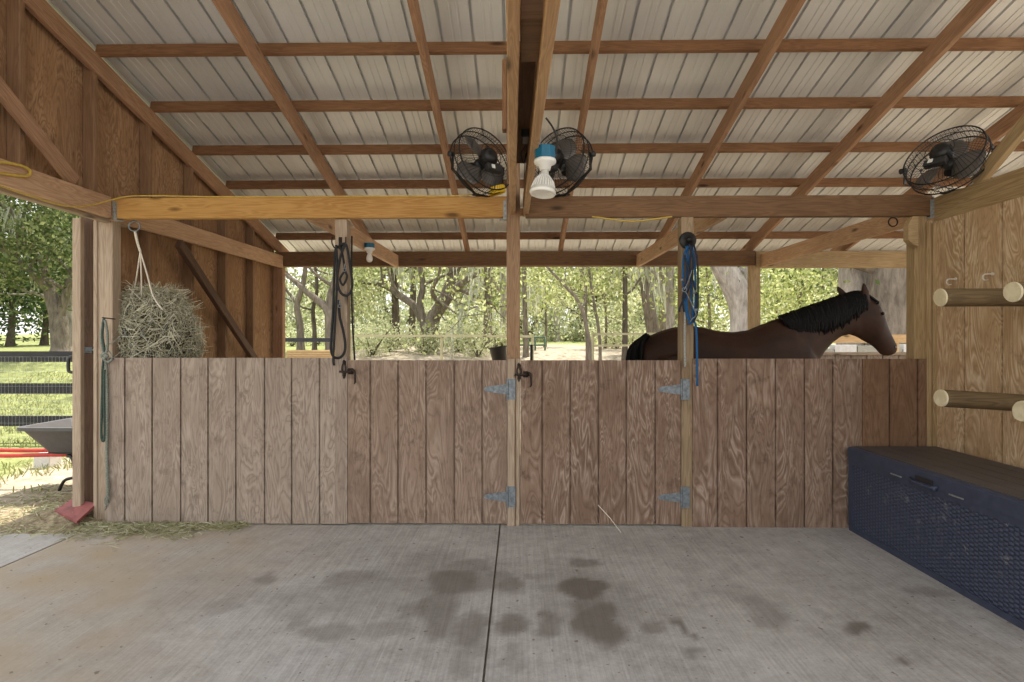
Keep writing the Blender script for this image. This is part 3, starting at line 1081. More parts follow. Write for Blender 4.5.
WL = build_wall_left()
beam('wall_brace', (-3.06, 2.75, 3.185), (-3.06, 3.80, 2.44), 0.045, 0.09, M['rafter'], 'slanting brace above the left doorway beam', 'brace')
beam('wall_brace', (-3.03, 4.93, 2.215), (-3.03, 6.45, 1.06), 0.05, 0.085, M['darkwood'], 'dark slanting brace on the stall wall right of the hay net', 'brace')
beam('wall_brace', (3.02, 2.95, 2.95), (3.02, 3.75, 2.39), 0.045, 0.09, M['treated'], 'slanting brace rising right of the right fan', 'brace')


# ------------------------------------------------------------------ right plywood wall
def build_wall_right():
    mb = MB()
    ge = [D + 0.02, 3.80, 3.505, 3.21, 2.915, 2.62, 2.325, 2.03, 1.735, 1.44, 1.145, 0.85]
    mb.box(2.999, 3.01, ge[-1], ge[0], 0.0, 2.215)
    for a, b in zip(ge[:-1], ge[1:]):
        mb.box(2.98, 2.996, b + 0.006, a - 0.006, 0.0, 2.215)
    o = mb.build('wall_right', M['ply_honey'], loc=(2.98, 3.80, 0))
    tag(o, 'honey coloured grooved plywood wall on the right', 'wall', kind='structure')


build_wall_right()

# saddle racks
racks = [((at(939.5, 297.5, 3.22)), 'upper left saddle rack pole on the right wall, nearest the corner', 0.0),
         ((at(1012, 292, 2.73)), 'upper right saddle rack pole on the right wall', 0.0),
         ((at(940, 398, 3.22)), 'lower left saddle rack pole on the right wall, nearest the corner', -0.035),
         ((at(1021, 411, 2.73)), 'lower right saddle rack pole on the right wall', -0.035)]
for k, (c, lab, dz) in enumerate(racks):
    r = 0.051
    t = thing('saddle_rack', (2.98, c.y, c.z + dz), lab, 'saddle rack', 'saddle rack poles')
    a, b = Vector(c), Vector((2.98, c.y - 0.0, c.z + dz))
    n = 22
    rr = random.Random(k)
    prof = [r * (1 + 0.05 * math.sin(2 * PI * i / n * 2 + k) + 0.02 * rr.random()) for i in range(n)]
    d = (b - a).normalized()
    rings = []
    for s in (0.008, 0.03, 0.3, (b - a).length):
        q = a + d * s
        m_ = 0.9 if s == 0.008 else 1
        rings.append([q + Vector((0, math.cos(2 * PI * i / n), math.sin(2 * PI * i / n))) * prof[i] * m_ for i in range(n)])
    o = MB().loft(rings).build('pole', M['post_round'], t)
    rings = [[a + d * s + Vector((0, math.cos(2 * PI * i / n), math.sin(2 * PI * i / n))) * prof[i] * m_ for i in range(n)] for s, m_ in ((0.0, 0.95), (0.0085, 1.0))]
    cap = MB().loft(rings)
    eo = cap.build('sawn_end', M['endgrain'], t)
    eo['label'] = 'pale sawn end'


def screw_hook(p, label):
    p = Vector(p)
    mb = MB()
    pts = [p, p + Vector((-0.03, 0, 0))]
    for k in range(9):
        a = PI / 2 - k * PI / 6.5
        pts.append(p + Vector((-0.045 - 0.02 * math.cos(a), 0, -0.02 + 0.02 * math.sin(a))))
    mb.tube(pts, 0.0045, 8)
    mb.lathe([(0.011, 0), (0.011, 0.006), (0.004, 0.008)], p, (-1, 0, 0), 12)
    tag(mb.build('screw_hook', M['twine'], smooth=True), label, 'hook', 'screw hooks on the right wall')


def wall_pt(px, py, x):
    d = ray(px, py)
    return Vector((0, 0, CAM_Z)) + d * (x / d.x)


screw_hook(wall_pt(956, 279, 2.98), 'small pale screw hook above the upper left saddle pole')
screw_hook(wall_pt(993, 274, 2.98), 'small pale screw hook nearer the upper right saddle pole')
# eye ring on tie beam
rp = at(893, 222, 4.3)
mb = MB()
mb.tube([rp + Vector((0.018 * math.sin(2 * PI * k / 16) * 1.9, 0, 0.034 * math.cos(2 * PI * k / 16))) for k in range(16)], 0.005, 8, closed=True)
mb.tube([rp + Vector((0, 0, 0.03)), rp + Vector((0.02, 0.02, 0.06)), rp + Vector((0.1, 0.02, 0.06))], 0.005, 8)
tag(mb.build('iron_ring', M['iron'], smooth=True), 'iron ring hanging on the beam near the right corner post', 'ring')

# joist hangers
def hanger(x, label, s=1):
    mb = MB()
    z0, z1 = 2.235, 2.385
    mb.box(x - 0.003, x + 0.003, D - 0.012, D + 0.05, z0, z1)
    mb.box(x, x + s * 0.022, D - 0.008, D - 0.006, z0, z1 - 0.02) if s > 0 else mb.box(x + s * 0.022, x, D - 0.008, D - 0.006, z0, z1 - 0.02)
    mb.box(min(x, x + s * 0.05), max(x, x + s * 0.05), D - 0.01, D + 0.05, z0 - 0.004, z0)
    tag(mb.build('joist_hanger', M['galvdull']), label, 'bracket', 'joist hangers')


hanger(-2.985, 'galvanised hanger at the left end of the golden beam', 1)
hanger(-0.10, 'galvanised hanger at the centre end of the golden beam', -1)
hanger(2.975, 'galvanised hanger at the right end of the brown beam', -1)

# ------------------------------------------------------------------ deck box
def rrect(x0, x1, y0, y1, r, z, n=4):
    pts = []
    for cx, cy, a0 in ((x1 - r, y1 - r, 0), (x0 + r, y1 - r, 90), (x0 + r, y0 + r, 180), (x1 - r, y0 + r, 270)):
        for k in range(n + 1):
            a = math.radians(a0 + 90 * k / n)
            pts.append(Vector((cx + r * math.cos(a), cy + r * math.sin(a), z)))
    return pts


def deck_box():
    X0, X1, Y0, Y1, H = 2.335, 2.972, 2.42, 4.035, 0.578
    t = thing('deck_box', ((X0 + X1) / 2, (Y0 + Y1) / 2, 0), 'navy blue resin storage box with a dark lid against the right wall', 'storage box')
    mb = MB()
    mb.loft([rrect(X0 + 0.006, X1, Y0, Y1, 0.02, 0.0), rrect(X0 + 0.006, X1, Y0, Y1, 0.02, 0.035)])
    mb.loft([rrect(X0 + 0.022, X1 - 0.01, Y0 + 0.01, Y1 - 0.01, 0.02, 0.035), rrect(X0 + 0.02, X1 - 0.01, Y0 + 0.01, Y1 - 0.01, 0.02, 0.508)])
    mb.box(X0 + 0.008, X0 + 0.03, Y1 - 0.055, Y1 - 0.004, 0.035, 0.508)
    mb.box(X0 + 0.008, X0 + 0.03, Y0 + 0.004, Y0 + 0.055, 0.035, 0.508)
    mb.box(X0 + 0.008, X0 + 0.03, Y0 + 0.055, Y1 - 0.055, 0.47, 0.508)
    mb.build('body', M['navy'], t)
    MB().box(X0 + 0.013, X0 + 0.028, Y0 + 0.055, Y1 - 0.055, 0.035, 0.47).build('woven_panel', M['woven'], t)
    MB().box(X0 + 0.03, X1 - 0.03, Y1 - 0.012, Y1 - 0.004, 0.04, 0.46).build('woven_panel', M['woven'], t)
    MB().box(X0 + 0.03, X1 - 0.03, Y0 + 0.004, Y0 + 0.012, 0.04, 0.46).build('woven_panel', M['woven'], t)
    lid = MB()
    lid.loft([rrect(X0, X1, Y0 - 0.006, Y1 + 0.006, 0.02, 0.510), rrect(X0, X1, Y0 - 0.006, Y1 + 0.006, 0.02, 0.582),
              rrect(X0 + 0.012, X1 - 0.01, Y0 + 0.006, Y1 - 0.006, 0.02, 0.592), rrect(X0 + 0.03, X1 - 0.02, Y0 + 0.03, Y1 - 0.03, 0.02, 0.596)])
    L = lid.build('lid', M['navy'], t)
    top = MB()
    n = 5
    for k in range(n):
        a = X0 + 0.03 + (X1 - X0 - 0.06) * k / n
        top.box(a + 0.002, X0 + 0.03 + (X1 - X0 - 0.06) * (k + 1) / n - 0.002, Y0 + 0.035, Y1 - 0.035, 0.593, 0.600)
    tp = top.build('lid_top', M['lid'], L)
    tp['label'] = 'dark wood-grain top of the lid'
    yc = 3.27
    h = MB()
    h.box(X0 - 0.014, X0 + 0.002, yc - 0.10, yc + 0.10, 0.503, 0.523)
    h.tube([(X0 - 0.006, yc - 0.11, 0.527), (X0 - 0.016, yc - 0.07, 0.515), (X0 - 0.016, yc + 0.07, 0.515), (X0 - 0.006, yc + 0.11, 0.527)], 0.008, 8)
    h.build('handle', M['navy'], t, smooth=True)
    MB().box(X0 - 0.003, X0 + 0.002, yc - 0.07, yc + 0.07, 0.527, 0.555).build('grip_recess_shade', M['blackplastic'], t)  # flat black plate standing for the shade inside a grip recess
    for dy in (-0.24, 0.24):
        MB().box(X0 - 0.006, X0 + 0.002, yc + dy - 0.05, yc + dy + 0.05, 0.508, 0.516).build('hasp', M['galvdull'], t, bevel=0.002)


deck_box()

# ------------------------------------------------------------------ lamps
def lamp_holder(t, c, r, h):
    """octagonal outlet box + porcelain lampholder below; c = centre of the box top"""
    oc = [Vector((c[0] + r * math.cos(PI / 8 + k * PI / 4), c[1] + r * math.sin(PI / 8 + k * PI / 4), c[2])) for k in range(8)]
    MB().prism(oc, (0, 0, -h)).build('outlet_box', M['teal'], t, bevel=0.003)
    z = c[2] - h
    MB().lathe([(r * 1.02, 0), (r * 1.05, -0.01), (r * 1.0, -0.018), (r * 0.6, -0.028), (r * 0.5, -0.05), (r * 0.42, -0.052)], (c[0], c[1], z), n=28).build('lampholder', M['white'], t, smooth=True)
    return z - 0.05


c = at(545, 147, 2.72)
t = thing('flood_lamp', (c.x, c.y, c.z - 0.26), 'big white floodlight bulb under a teal box on the overhead girder', 'lamp')
z = lamp_holder(t, c, 0.052, 0.062)
MB().box(c.x - 0.034, c.x - 0.022, c.y - 0.02, c.y + 0.02, c.z - 0.03, c.z + 0.075).build('mounting_strap', M['galvdull'], t, bevel=0.002)
ax = Vector((-0.10, -0.12, -1)).normalized()
o0 = Vector((c.x, c.y, z + 0.005))
MB().lathe([(0.017, -0.01), (0.02, 0.02), (0.024, 0.036), (0.045, 0.064), (0.056, 0.096), (0.061, 0.114), (0.061, 0.120)], o0, ax, 36).build('bulb_body', M['bulbgrey'], t, smooth=True)
fins = MB()
sd = ax.orthogonal().normalized()
bt = ax.cross(sd)
for k in range(26):
    a = 2 * PI * k / 26
    rd = sd * math.cos(a) + bt * math.sin(a)
    fins.tube([o0 + ax * 0.036 + rd * 0.026, o0 + ax * 0.064 + rd * 0.047, o0 + ax * 0.098 + rd * 0.058], 0.0024, 5)
fins.build('heat_fin', M['white'], t)
MB().lathe([(0.062, 0.112), (0.064, 0.120), (0.060, 0.128), (0.052, 0.129), (0.048, 0.124), (0.02, 0.1235), (0.0, 0.1235)], o0, ax, 36).build('lens_ring', M['lens'], t, smooth=True)

c = at(369.5, 243.5, 5.6)
t = thing('bulb_lamp', (c.x, c.y, c.z - 0.19), 'small round bulb under a teal box in the left stall', 'lamp')
z = lamp_holder(t, c, 0.052, 0.045)
MB().lathe([(0.015, 0), (0.018, -0.02), (0.028, -0.045), (0.032, -0.068), (0.028, -0.088), (0.016, -0.1), (0.0, -0.104)], (c.x, c.y, z + 0.01), n=24).build('bulb', M['lens'], t, smooth=True)


# ------------------------------------------------------------------ wall fans
def fan(center, r, foot, label):
    center, foot = Vector(center), Vector(foot)
    r = Vector(r).normalized()
    t = thing('wall_fan', foot, label, 'fan', 'black barn fans')
    h = Vector((r.y, -r.x, 0)).normalized()
    u = r.cross(h)
    R = 0.238

    def P(rad, ang, z):
        return center + (h * math.cos(ang) + u * math.sin(ang)) * rad + r * z
    g = MB()
    for rr_, z, th in ((R, 0.055, 0.005), (R, -0.055, 0.005), (R + 0.004, 0.0, 0.004), (R * 0.66, 0.092, 0.0018), (R * 0.66, -0.085, 0.0018), (R * 0.36, 0.11, 0.002), (R * 0.36, -0.1, 0.002)):
        g.tube([P(rr_, 2 * PI * k / 48, z) for k in range(48)], th, 6, closed=True)
    for k in range(60):
        a = 2 * PI * k / 60
        g.tube([P(R, a, -0.055), P(R + 0.004, a, 0), P(R, a, 0.055), P(R * 0.66, a + 0.1, 0.092), P(R * 0.34, a + 0.2, 0.11)], 0.0013, 4, cap=False)
        g.tube([P(R, a, -0.055), P(R * 0.66, a - 0.1, -0.085), P(R * 0.3, a - 0.2, -0.1), P(0.03, a - 0.3, -0.102)], 0.0013, 4, cap=False)
    g.lathe([(0.0, -0.112), (0.05, -0.11), (0.055, -0.1), (0.05, -0.095)], center, r, 24)
    g.build('cage', M['black'], t)
    for b in range(3):
        mb = MB()
        a0 = 2 * PI * b / 3 + 0.4
        grid = []
        for i in range(8):
            s = i / 7
            rad = 0.035 + 0.185 * s
            wid = 0.28 + 0.42 * math.sin(PI * min(1, 0.15 + 0.75 * s))
            row = []
            for j in range(7):
                q = j / 6 - 0.5
                row.append(P(rad, a0 + q * 2 * wid * (1.25 - 0.45 * s) + 0.35 * s, -0.03 + q * 0.075 * (1 - 0.3 * s)))
            grid.append(row)
        th = r * 0.0025
        vs = [p for row in grid for p in row] + [p - th for row in grid for p in row]
        fs = []
        n = 56
        for i in range(7):
            for j in range(6):
                k = i * 7 + j
                fs.append((k, k + 1, k + 8, k + 7))
                fs.append((n + k, n + k + 7, n + k + 8, n + k + 1))
        edge = [j for j in range(7)] + [i * 7 + 6 for i in range(1, 8)] + [49 + j for j in range(5, -1, -1)] + [i * 7 for i in range(6, 0, -1)]
        for i in range(len(edge)):
            a, b_ = edge[i], edge[(i + 1) % len(edge)]
            fs.append((a, n + a, n + b_, b_))
        mb.add(vs, fs)
        mb.build('blade', M['blade'], t, smooth=True)
    MB().lathe([(0.0, -0.06), (0.035, -0.058), (0.04, -0.05), (0.04, -0.012), (0.0, -0.01)], center, r, 20).build('hub', M['blackplastic'], t, smooth=True)
    mo = MB()
    mo.lathe([(0.04, 0.02), (0.06, 0.04), (0.064, 0.07), (0.062, 0.105), (0.045, 0.125), (0.02, 0.13), (0.0, 0.131)], center, r, 28)
    for k in range(10):
        a = 2 * PI * k / 10
        mo.tube([P(0.065, a, 0.065), P(0.063, a, 0.105)], 0.004, 5)
    mo.build('motor', M['black'], t, smooth=True)
    cb = MB()
    q = center - u * 0.105 + r * 0.105 if u.z > 0 else center + u * 0.105 + r * 0.105
    uu = u if u.z > 0 else -u
    cb.bar(q - h * 0.065, q + h * 0.065, 0.045, 0.05, up=uu)
    so = cb.build('switch_box', M['blackplastic'], t, bevel=0.004)
    lb = MB()
    q2 = q + r * 0.028 + h * 0.02
    lb.bar(q2 - h * 0.014, q2 + h * 0.014, 0.004, 0.028, up=uu)
    lb.build('switch_label', M['white'], so)
    # yoke: two straps from the pivots down to the foot
    y = MB()
    for s in (-1, 1):
        pv = center + h * s * (R + 0.018)
        lo = foot + h * s * 0.07 + Vector((0, 0, 0.012))
        mid = center + h * s * (R + 0.022) + Vector((0, 0, -0.10))
        mid.z = max(mid.z, foot.z + 0.05)
        y.bar(pv + Vector((0, 0, 0.02)), mid, 0.006, 0.025, up=(h.y, -h.x, 0))
        y.bar(mid, lo, 0.006, 0.025, up=(h.y, -h.x, 0.01))
    y.bar(foot - h * 0.08 + Vector((0, 0, 0.006)), foot + h * 0.08 + Vector((0, 0, 0.006)), 0.05, 0.008)
    y.build('yoke', M['black'], t)
    for s in (-1, 1):
        kb = MB()
        kb.lathe([(0.005, 0), (0.005, 0.02), (0.018, 0.022), (0.02, 0.04), (0.01, 0.045)], center + h * s * (R + 0.012), h * s, 12)
        kb.build('knob', M['blackplastic'], t, smooth=True)
    cord = MB()
    cord.tube([q - uu * 0.02 + h * 0.04, q - uu * 0.09 + r * 0.05 + h * 0.05, q - uu * 0.16 + h * 0.02, foot + Vector((0, 0.01, 0.02))], 0.004, 6)
    cord.build('cord', M['blackplastic'], t, smooth=True)
    return t


BT = 2.40
c1 = at(482, 162.5, 4.04)
fan(c1, (0.65, -0.72, 0.26), (c1.x, D + 0.02, BT), 'black fan over the golden beam, left of the centre post')
c2 = at(560, 162.5, 4.04)
fan(c2, (-0.62, -0.74, 0.26), (c2.x, D + 0.02, BT), 'black fan behind the big bulb, right of the centre post')
c3 = at(946.4, 160.5, 3.85)
fan(c3, (-0.75, -0.42, 0.51), (3.008, 3.92, 2.377), 'black fan at the far right above the plywood wall')


# ------------------------------------------------------------------ cords
def wpath(pts, Y):
    return [at(p[0], p[1], p[2] if len(p) > 2 else Y) for p in pts]


def smooth_path(pts, n=6):
    pts = [Vector(p) for p in pts]
    out = []
    for i in range(len(pts) - 1):
        p0, p1, p2, p3 = pts[max(i - 1, 0)], pts[i], pts[i + 1], pts[min(i + 2, len(pts) - 1)]
        for k in range(n):
            s = k / n
            out.append(0.5 * ((2 * p1) + (p2 - p0) * s + (2 * p0 - 5 * p1 + 4 * p2 - p3) * s * s + (3 * p1 - p0 - 3 * p2 + p3) * s ** 3))
    out.append(pts[-1])
    return out


def hdr(px, py):   # a point on the inner face of the left header
    return wall_pt(px, py, -2.985)


t = thing('extension_cord', (-2.0, D, 2.40), 'yellow extension cord looped on the left doorway beam and along the golden beam', 'cord')
mb = MB()
mb.tube(smooth_path([hdr(-8, 162), hdr(8, 163), hdr(22, 166), hdr(30, 171), hdr(27, 176), hdr(12, 175), hdr(-8, 171)]), 0.009, 8)
mb.tube(smooth_path([hdr(-8, 183), hdr(30, 196), hdr(66, 206), hdr(92, 205), (-2.90, D - 0.02, 2.40), (-2.7, D - 0.004, 2.412), (-2.2, D + 0.0, 2.404), (-1.6, D + 0.01, 2.406), (-0.9, D, 2.404), (-0.45, D, 2.405), (-0.3, D - 0.01, 2.42)]), 0.005, 8)
mb.build('cable', M['yellowdull'], t, smooth=True)
mb = MB()
for k in range(6):
    zc = 2.412 + 0.008 * k
    rr = 0.055 - 0.003 * (k % 3)
    mb.tube([Vector((-0.165 + rr * math.cos(2 * PI * q / 24), D - 0.02 + 0.04 * math.sin(2 * PI * q / 24), zc + 0.25 * rr * math.cos(2 * PI * q / 24) + 0.006)) for q in range(24)], 0.007, 7, closed=True)
mb.build('coil', M['yellow'], t, smooth=True)
tag(MB().tube(smooth_path(wpath([(592, 216.5), (610, 219), (632, 221.3), (655, 219), (672, 216.5)], D + 0.0)), 0.006, 8).build('sagging_cable', M['yellowdull'], smooth=True),
    'thin yellowish cord sagging under the brown beam', 'cord')
# black cable in the gap of the girders and by the fan
tag(MB().tube(smooth_path([at(546, 118, 2.9), at(553, 128, 2.95), at(557, 140, 2.95), at(556, 152, 2.80), at(552, 158, 2.775)]), 0.005, 7).build('lamp_cable', M['blackplastic'], smooth=True),
    'black cable curving down to the big floodlight bulb', 'cable')
tag(MB().tube(smooth_path([(0.03, 1.2, 2.46), (0.035, 2.0, 2.45), (0.03, 2.75, 2.44), (0.03, 3.0, 2.40), (0.005, 3.05, 2.37), (0.02, 3.1, 2.33), (0.035, 3.12, 2.39), (0.03, 3.4, 2.42), (0.03, 4.0, 2.44)]), 0.004, 7).build('power_cable', M['blackplastic'], smooth=True),
    'black cable running in the gap between the overhead girders', 'cable')
tag(MB().box(0.008, 0.05, 2.84, 2.95, 2.38, 2.43).build('cable_plug', M['blackplastic'], bevel=0.006), 'black plug between the overhead girders', 'plug')


# ------------------------------------------------------------------ ropes on the posts
def coat_hook(t, px, py, Y):
    p = at(px, py, Y)
    mb = MB()
    mb.box(p.x - 0.012, p.x + 0.012, Y - 0.006, Y + 0.002, p.z - 0.04, p.z + 0.05)
    for s in (-1, 1):
        mb.tube(smooth_path([p + Vector((0, -0.006, -0.02)), p + Vector((s * 0.03, -0.03, -0.035)), p + Vector((s * 0.05, -0.04, 0.0)), p + Vector((s * 0.05, -0.035, 0.045))]), 0.0055, 7)
    return tag(mb.build('coat_hook', M['iron'], smooth=True), t, 'hook')


coat_hook('iron double hook carrying the black lead ropes', 340.5, 244, D + 0.03)
t = thing('lead_rope', at(340, 360, D - 0.005), 'black lead ropes looped on the hook of the left post', 'rope')
Yr = D - 0.02
mb = MB()
mb.tube(smooth_path(wpath([(346, 243), (341, 246), (335.5, 250), (334.2, 275), (333.2, 310), (331.5, 335), (331, 350), (334, 357), (340, 357.5), (344.5, 352), (345, 342), (343, 330), (340, 318), (339, 306), (339, 300)], Yr)), 0.0095, 8)
mb.tube(smooth_path(wpath([(336, 245), (337.2, 265), (336.2, 300), (334, 340), (333.4, 358), (334, 365.5)], Yr - 0.02)), 0.0095, 8)
mb.build('rope', M['rope_black'], t, smooth=True)
mb = MB()
mb.tube(smooth_path(wpath([(345, 245), (341, 255), (338, 270), (337.5, 283), (341, 293), (347, 295.5), (351.5, 290), (352, 280), (350, 266), (347.5, 250), (345, 244), (339, 245)], Yr - 0.03)), 0.0095, 8)
mb.tube(smooth_path(wpath([(340, 246), (343, 257), (345, 270), (347, 277), (343, 285), (340, 279), (344, 272)], Yr - 0.015)), 0.008, 8)
mb.build('loop', M['rope_black'], t, smooth=True)
for px, py in ((344.6, 270), (339.6, 306)):
    mb = MB()
    q = at(px, py, Yr - 0.02)
    mb.tube([q + Vector((0.011 * math.cos(2 * PI * k / 12), 0, 0.011 * math.sin(2 * PI * k / 12))) for k in range(12)], 0.0035, 6, closed=True)
    mb.tube([q + Vector((0, 0, 0.012)), q + Vector((0, 0, 0.045))], 0.0055, 7)
    mb.build('snap_clip', M['galv'], t, smooth=True)
tag(MB().tube(smooth_path(wpath([(351.8, 236), (351.5, 280), (352.2, 320), (353.8, 345), (354.6, 360)], D + 0.07)), 0.007, 7).build('hanging_strap', M['rope_black'], smooth=True),
    'thin black strap hanging on the right side of the left post', 'strap')

# blue halter and rope
p = at(687.5, 240.5, D - 0.004)
tag(MB().lathe([(0.0, 0.0), (0.062, 0.0), (0.062, 0.012), (0.05, 0.02), (0.02, 0.022), (0.018, 0.05), (0.024, 0.056), (0.0, 0.06)], (p.x, D - 0.001, p.z), (0, -1, 0), 28).build('rope_hanger', M['black'], smooth=True),
    'round black hanger on the post, holding the blue ropes', 'hook')
t = thing('rope_halter', at(689, 386, D - 0.03), 'blue rope halter and lead hanging on the right gate post', 'halter')
mb = MB()
Yb = D - 0.04
for pts in ([(690, 246), (685, 252), (682.8, 270), (684.5, 295), (687, 315), (690.5, 322)],
            [(686, 246), (689, 260), (691, 280), (692, 300), (692.5, 320)],
            [(692, 246), (694.5, 262), (695.5, 285), (695, 308), (692, 322), (688, 323.5)],
            [(688, 246), (686.8, 275), (686.5, 300), (689, 318), (695, 323), (696.5, 335), (697, 360), (697.3, 386)]):
    mb.tube(smooth_path(wpath(pts, Yb - 0.012 * rnd.random())), 0.0082, 8)
mb.build('blue_rope', M['rope_blue'], t, smooth=True)
mb = MB()
for pts in ([(689, 244), (693, 262), (690, 285), (681, 305), (679.5, 312)], [(692, 246), (690, 265), (694, 285), (697, 300), (694, 318)],
            [(684.5, 255), (688, 275), (683, 296), (684, 312)], [(694, 245), (697.5, 262), (698, 290), (697.5, 312), (693, 322)]):
    mb.tube(smooth_path(wpath(pts, Yb - 0.03 - 0.012 * rnd.random())), 0.0068, 8)
mb.build('navy_strap', M['rope_navy'], t, smooth=True)
mb = MB()
mb.tube(smooth_path(wpath([(692, 270), (688, 282), (684, 290)], Yb - 0.05)), 0.004, 7)
mb.tube(smooth_path(wpath([(685, 291), (689, 298), (693.5, 308), (696, 315), (692, 319), (690, 322)], Yb - 0.05)), 0.004, 7)
q = at(684.5, 289.5, Yb - 0.05)
mb.tube([q + Vector((0.016 * math.cos(2 * PI * k / 14), 0, 0.016 * math.sin(2 * PI * k / 14))) for k in range(14)], 0.004, 6, closed=True)
for px, py in ((694.5, 292), (682, 280), (696.5, 310)):
    q = at(px, py, Yb - 0.05)
    mb.box(q.x - 0.012, q.x + 0.012, q.y - 0.003, q.y + 0.003, q.z - 0.011, q.z + 0.011)
mb.build('buckle', M['galv'], t, smooth=True)
mb = MB()
mb.tube(smooth_path(wpath([(685.5, 290), (685, 310), (684.6, 330), (684.8, 350), (685, 367)], Yb + 0.012)), [0.009] * 24 + [0.004], 8)
fr = mb.build('grey_rope', M['rope_grey'], t, smooth=True)
fr['label'] = 'grey frayed rope end'

# ropes on the left corner post
t = thing('tie_rope', at(105, 515, D - 0.03), 'knotted greenish grey ropes hanging on the left corner post', 'rope')
Yl = D - 0.035
mb = MB()
mb.tube(smooth_path(wpath([(103, 322), (101.5, 340), (103.5, 352), (106, 366), (107.2, 400), (106.8, 440), (107.2, 470), (108, 490), (107, 503)], Yl)), 0.0105, 8)
mb.tube(smooth_path(wpath([(105, 320), (107.5, 335), (107, 350), (104, 358), (108, 362), (113, 358.5)], Yl - 0.015)), 0.009, 8)
mb.tube(smooth_path(wpath([(113, 357), (106, 346), (112, 343), (121, 336)], Yl - 0.01)), 0.004, 6)
for k in range(7):
    q = at(107 + 1.5 * math.sin(k * 2.1), 493 + 2.2 * k, Yl)
    mb.tube([q, q + Vector((0.012 * math.sin(k * 1.7), -0.01, -0.025))], 0.004, 5)
mb.build('grey_rope', M['rope_green'], t, smooth=True)
mb = MB()
mb.tube(smooth_path(wpath([(104, 318), (102.3, 335), (104.5, 352), (102.8, 366), (102.2, 390), (101.6, 415), (101.4, 436), (103.5, 441), (104.6, 430), (104, 400), (104.6, 370)], Yl - 0.01)), 0.0085, 8)
mb.build('dark_rope', M['rope_dark'], t, smooth=True)
mb = MB()
for k in range(4):
    q = at(104.5 + 2 * math.cos(k * 1.6), 356 + 2 * math.sin(k * 1.6), Yl - 0.015)
    mb.lathe([(0.0, -0.016), (0.014, -0.01), (0.018, 0), (0.014, 0.01), (0, 0.016)], q, (math.sin(k), math.cos(k), 0.5), 10)
mb.build('knot', M['rope_green'], t, smooth=True)
q = at(104.3, 318.5, D - 0.03)
tag(MB().tube([(q.x, D + 0.08, q.z), (q.x, D - 0.05, q.z + 0.006)], 0.004, 8).build('nail', M['iron']), 'nail carrying the ropes on the left corner post', 'nail')
# door latch on jamb
q = at(84, 350, 4.22)
mb = MB()
mb.box(q.x - 0.02, q.x + 0.05, 4.234, 4.249, q.z - 0.022, q.z + 0.022)
mb.tube([(q.x + 0.03, 4.23, q.z), (q.x + 0.08, 4.225, q.z)], 0.007, 8)
mb.tube([(q.x - 0.05, 4.235, q.z + 0.004), (q.x - 0.01, 4.232, q.z)], 0.006, 8)
tag(mb.build('slide_bolt', M['galv'], bevel=0.002), 'galvanised slide bolt on the left doorway post', 'latch')
q = at(70.5, 364.5, 4.2)
tag(MB().tube(smooth_path([q + Vector((0.02, 0, 0.06)), q + Vector((-0.012, 0, 0.045)), q + Vector((-0.014, 0, -0.045)), q + Vector((0.02, 0, -0.06))]), 0.012, 8).build('door_handle', M['blackplastic'], smooth=True),
    'black pull handle on the outer jamb of the left doorway', 'handle')

# red board on the ground
mb = MB()
a, b_, c_, d_ = at(54.5, 510, 4.12), at(77, 521, 3.98), at(97, 503, 4.17), at(72, 499, 4.27)
mb.prism([a, b_, c_, d_], (0, 0, -0.02))
tag(mb.build('red_board', M['redboard']), 'faded red board lying on the dirt at the left doorway post', 'board')

# ------------------------------------------------------------------ hay net
def strips(name, centers, dirs, lens, w, mat, parent=None, seed=1, curl=0.25):
    """thin bent hay stems as one mesh (two joined quads each)"""
    rg = np.random.default_rng(seed)
    n = len(centers)
    c = np.asarray(centers, float)
    d = np.asarray(dirs, float)
    d /= np.linalg.norm(d, axis=1, keepdims=True) + 1e-9
    s = np.cross(d, rg.normal(size=(n, 3)))
    s /= np.linalg.norm(s, axis=1, keepdims=True) + 1e-9
    L = np.asarray(lens, float)[:, None]
    wv = s * (np.asarray(w) if np.ndim(w) else w)
    up = np.cross(d, s) * L * curl * rg.uniform(-1, 1, (n, 1))
    p0, p1, p2 = c - d * L / 2, c + up, c + d * L / 2
    co = np.stack([p0 - wv, p0 + wv, p1 + wv, p1 - wv, p2 + wv * 0.6, p2 - wv * 0.6], 1).reshape(-1, 3)
    base = np.array(parent_world(parent)) if parent else np.zeros(3)
    co = co - base
    idx = np.array([0, 1, 2, 3, 3, 2, 4, 5])
    li = (np.arange(n)[:, None] * 6 + idx).reshape(-1)
    me = bpy.data.meshes.new(name)
    me.vertices.add(len(co))
    me.vertices.foreach_set('co', co.reshape(-1).astype(np.float32))
    me.loops.add(len(li))
    me.loops.foreach_set('vertex_index', li.astype(np.int32))
    me.polygons.add(2 * n)
    me.polygons.foreach_set('loop_start', (np.arange(2 * n) * 4).astype(np.int32))
    me.update(calc_edges=True)
    me.materials.append(mat)
    o = bpy.data.objects.new(name, me)
    C.objects.link(o)
    if parent:
        o.parent = parent
    return o


HC = Vector(at(158.5, 338, 4.48))
ringp = at(134.5, 225.5, D + 0.055)
t = thing('hay_net', (HC.x, HC.y, HC.z - 0.45), 'bulging hay net hung on cords from the golden beam', 'hay net')
mb = MB()
core = []
NR = 26


def net_r(zf, a):
    """radius of the bundle at height fraction zf (0 bottom .. 1 top) and angle"""
    r = 0.292 * (math.sin(PI * min(1, 0.10 + 0.83 * zf)) ** 0.55)
    if zf > 0.5:
        r *= 1 - 0.22 * (zf - 0.5)
    return r * (1 + 0.08 * noise.noise(Vector((math.cos(a) * 1.6, math.sin(a) * 1.6, zf * 3))))


def net_c(zf):
    return Vector((HC.x + 0.05 * (0.5 - zf), HC.y, HC.z - 0.42 + 0.81 * zf))


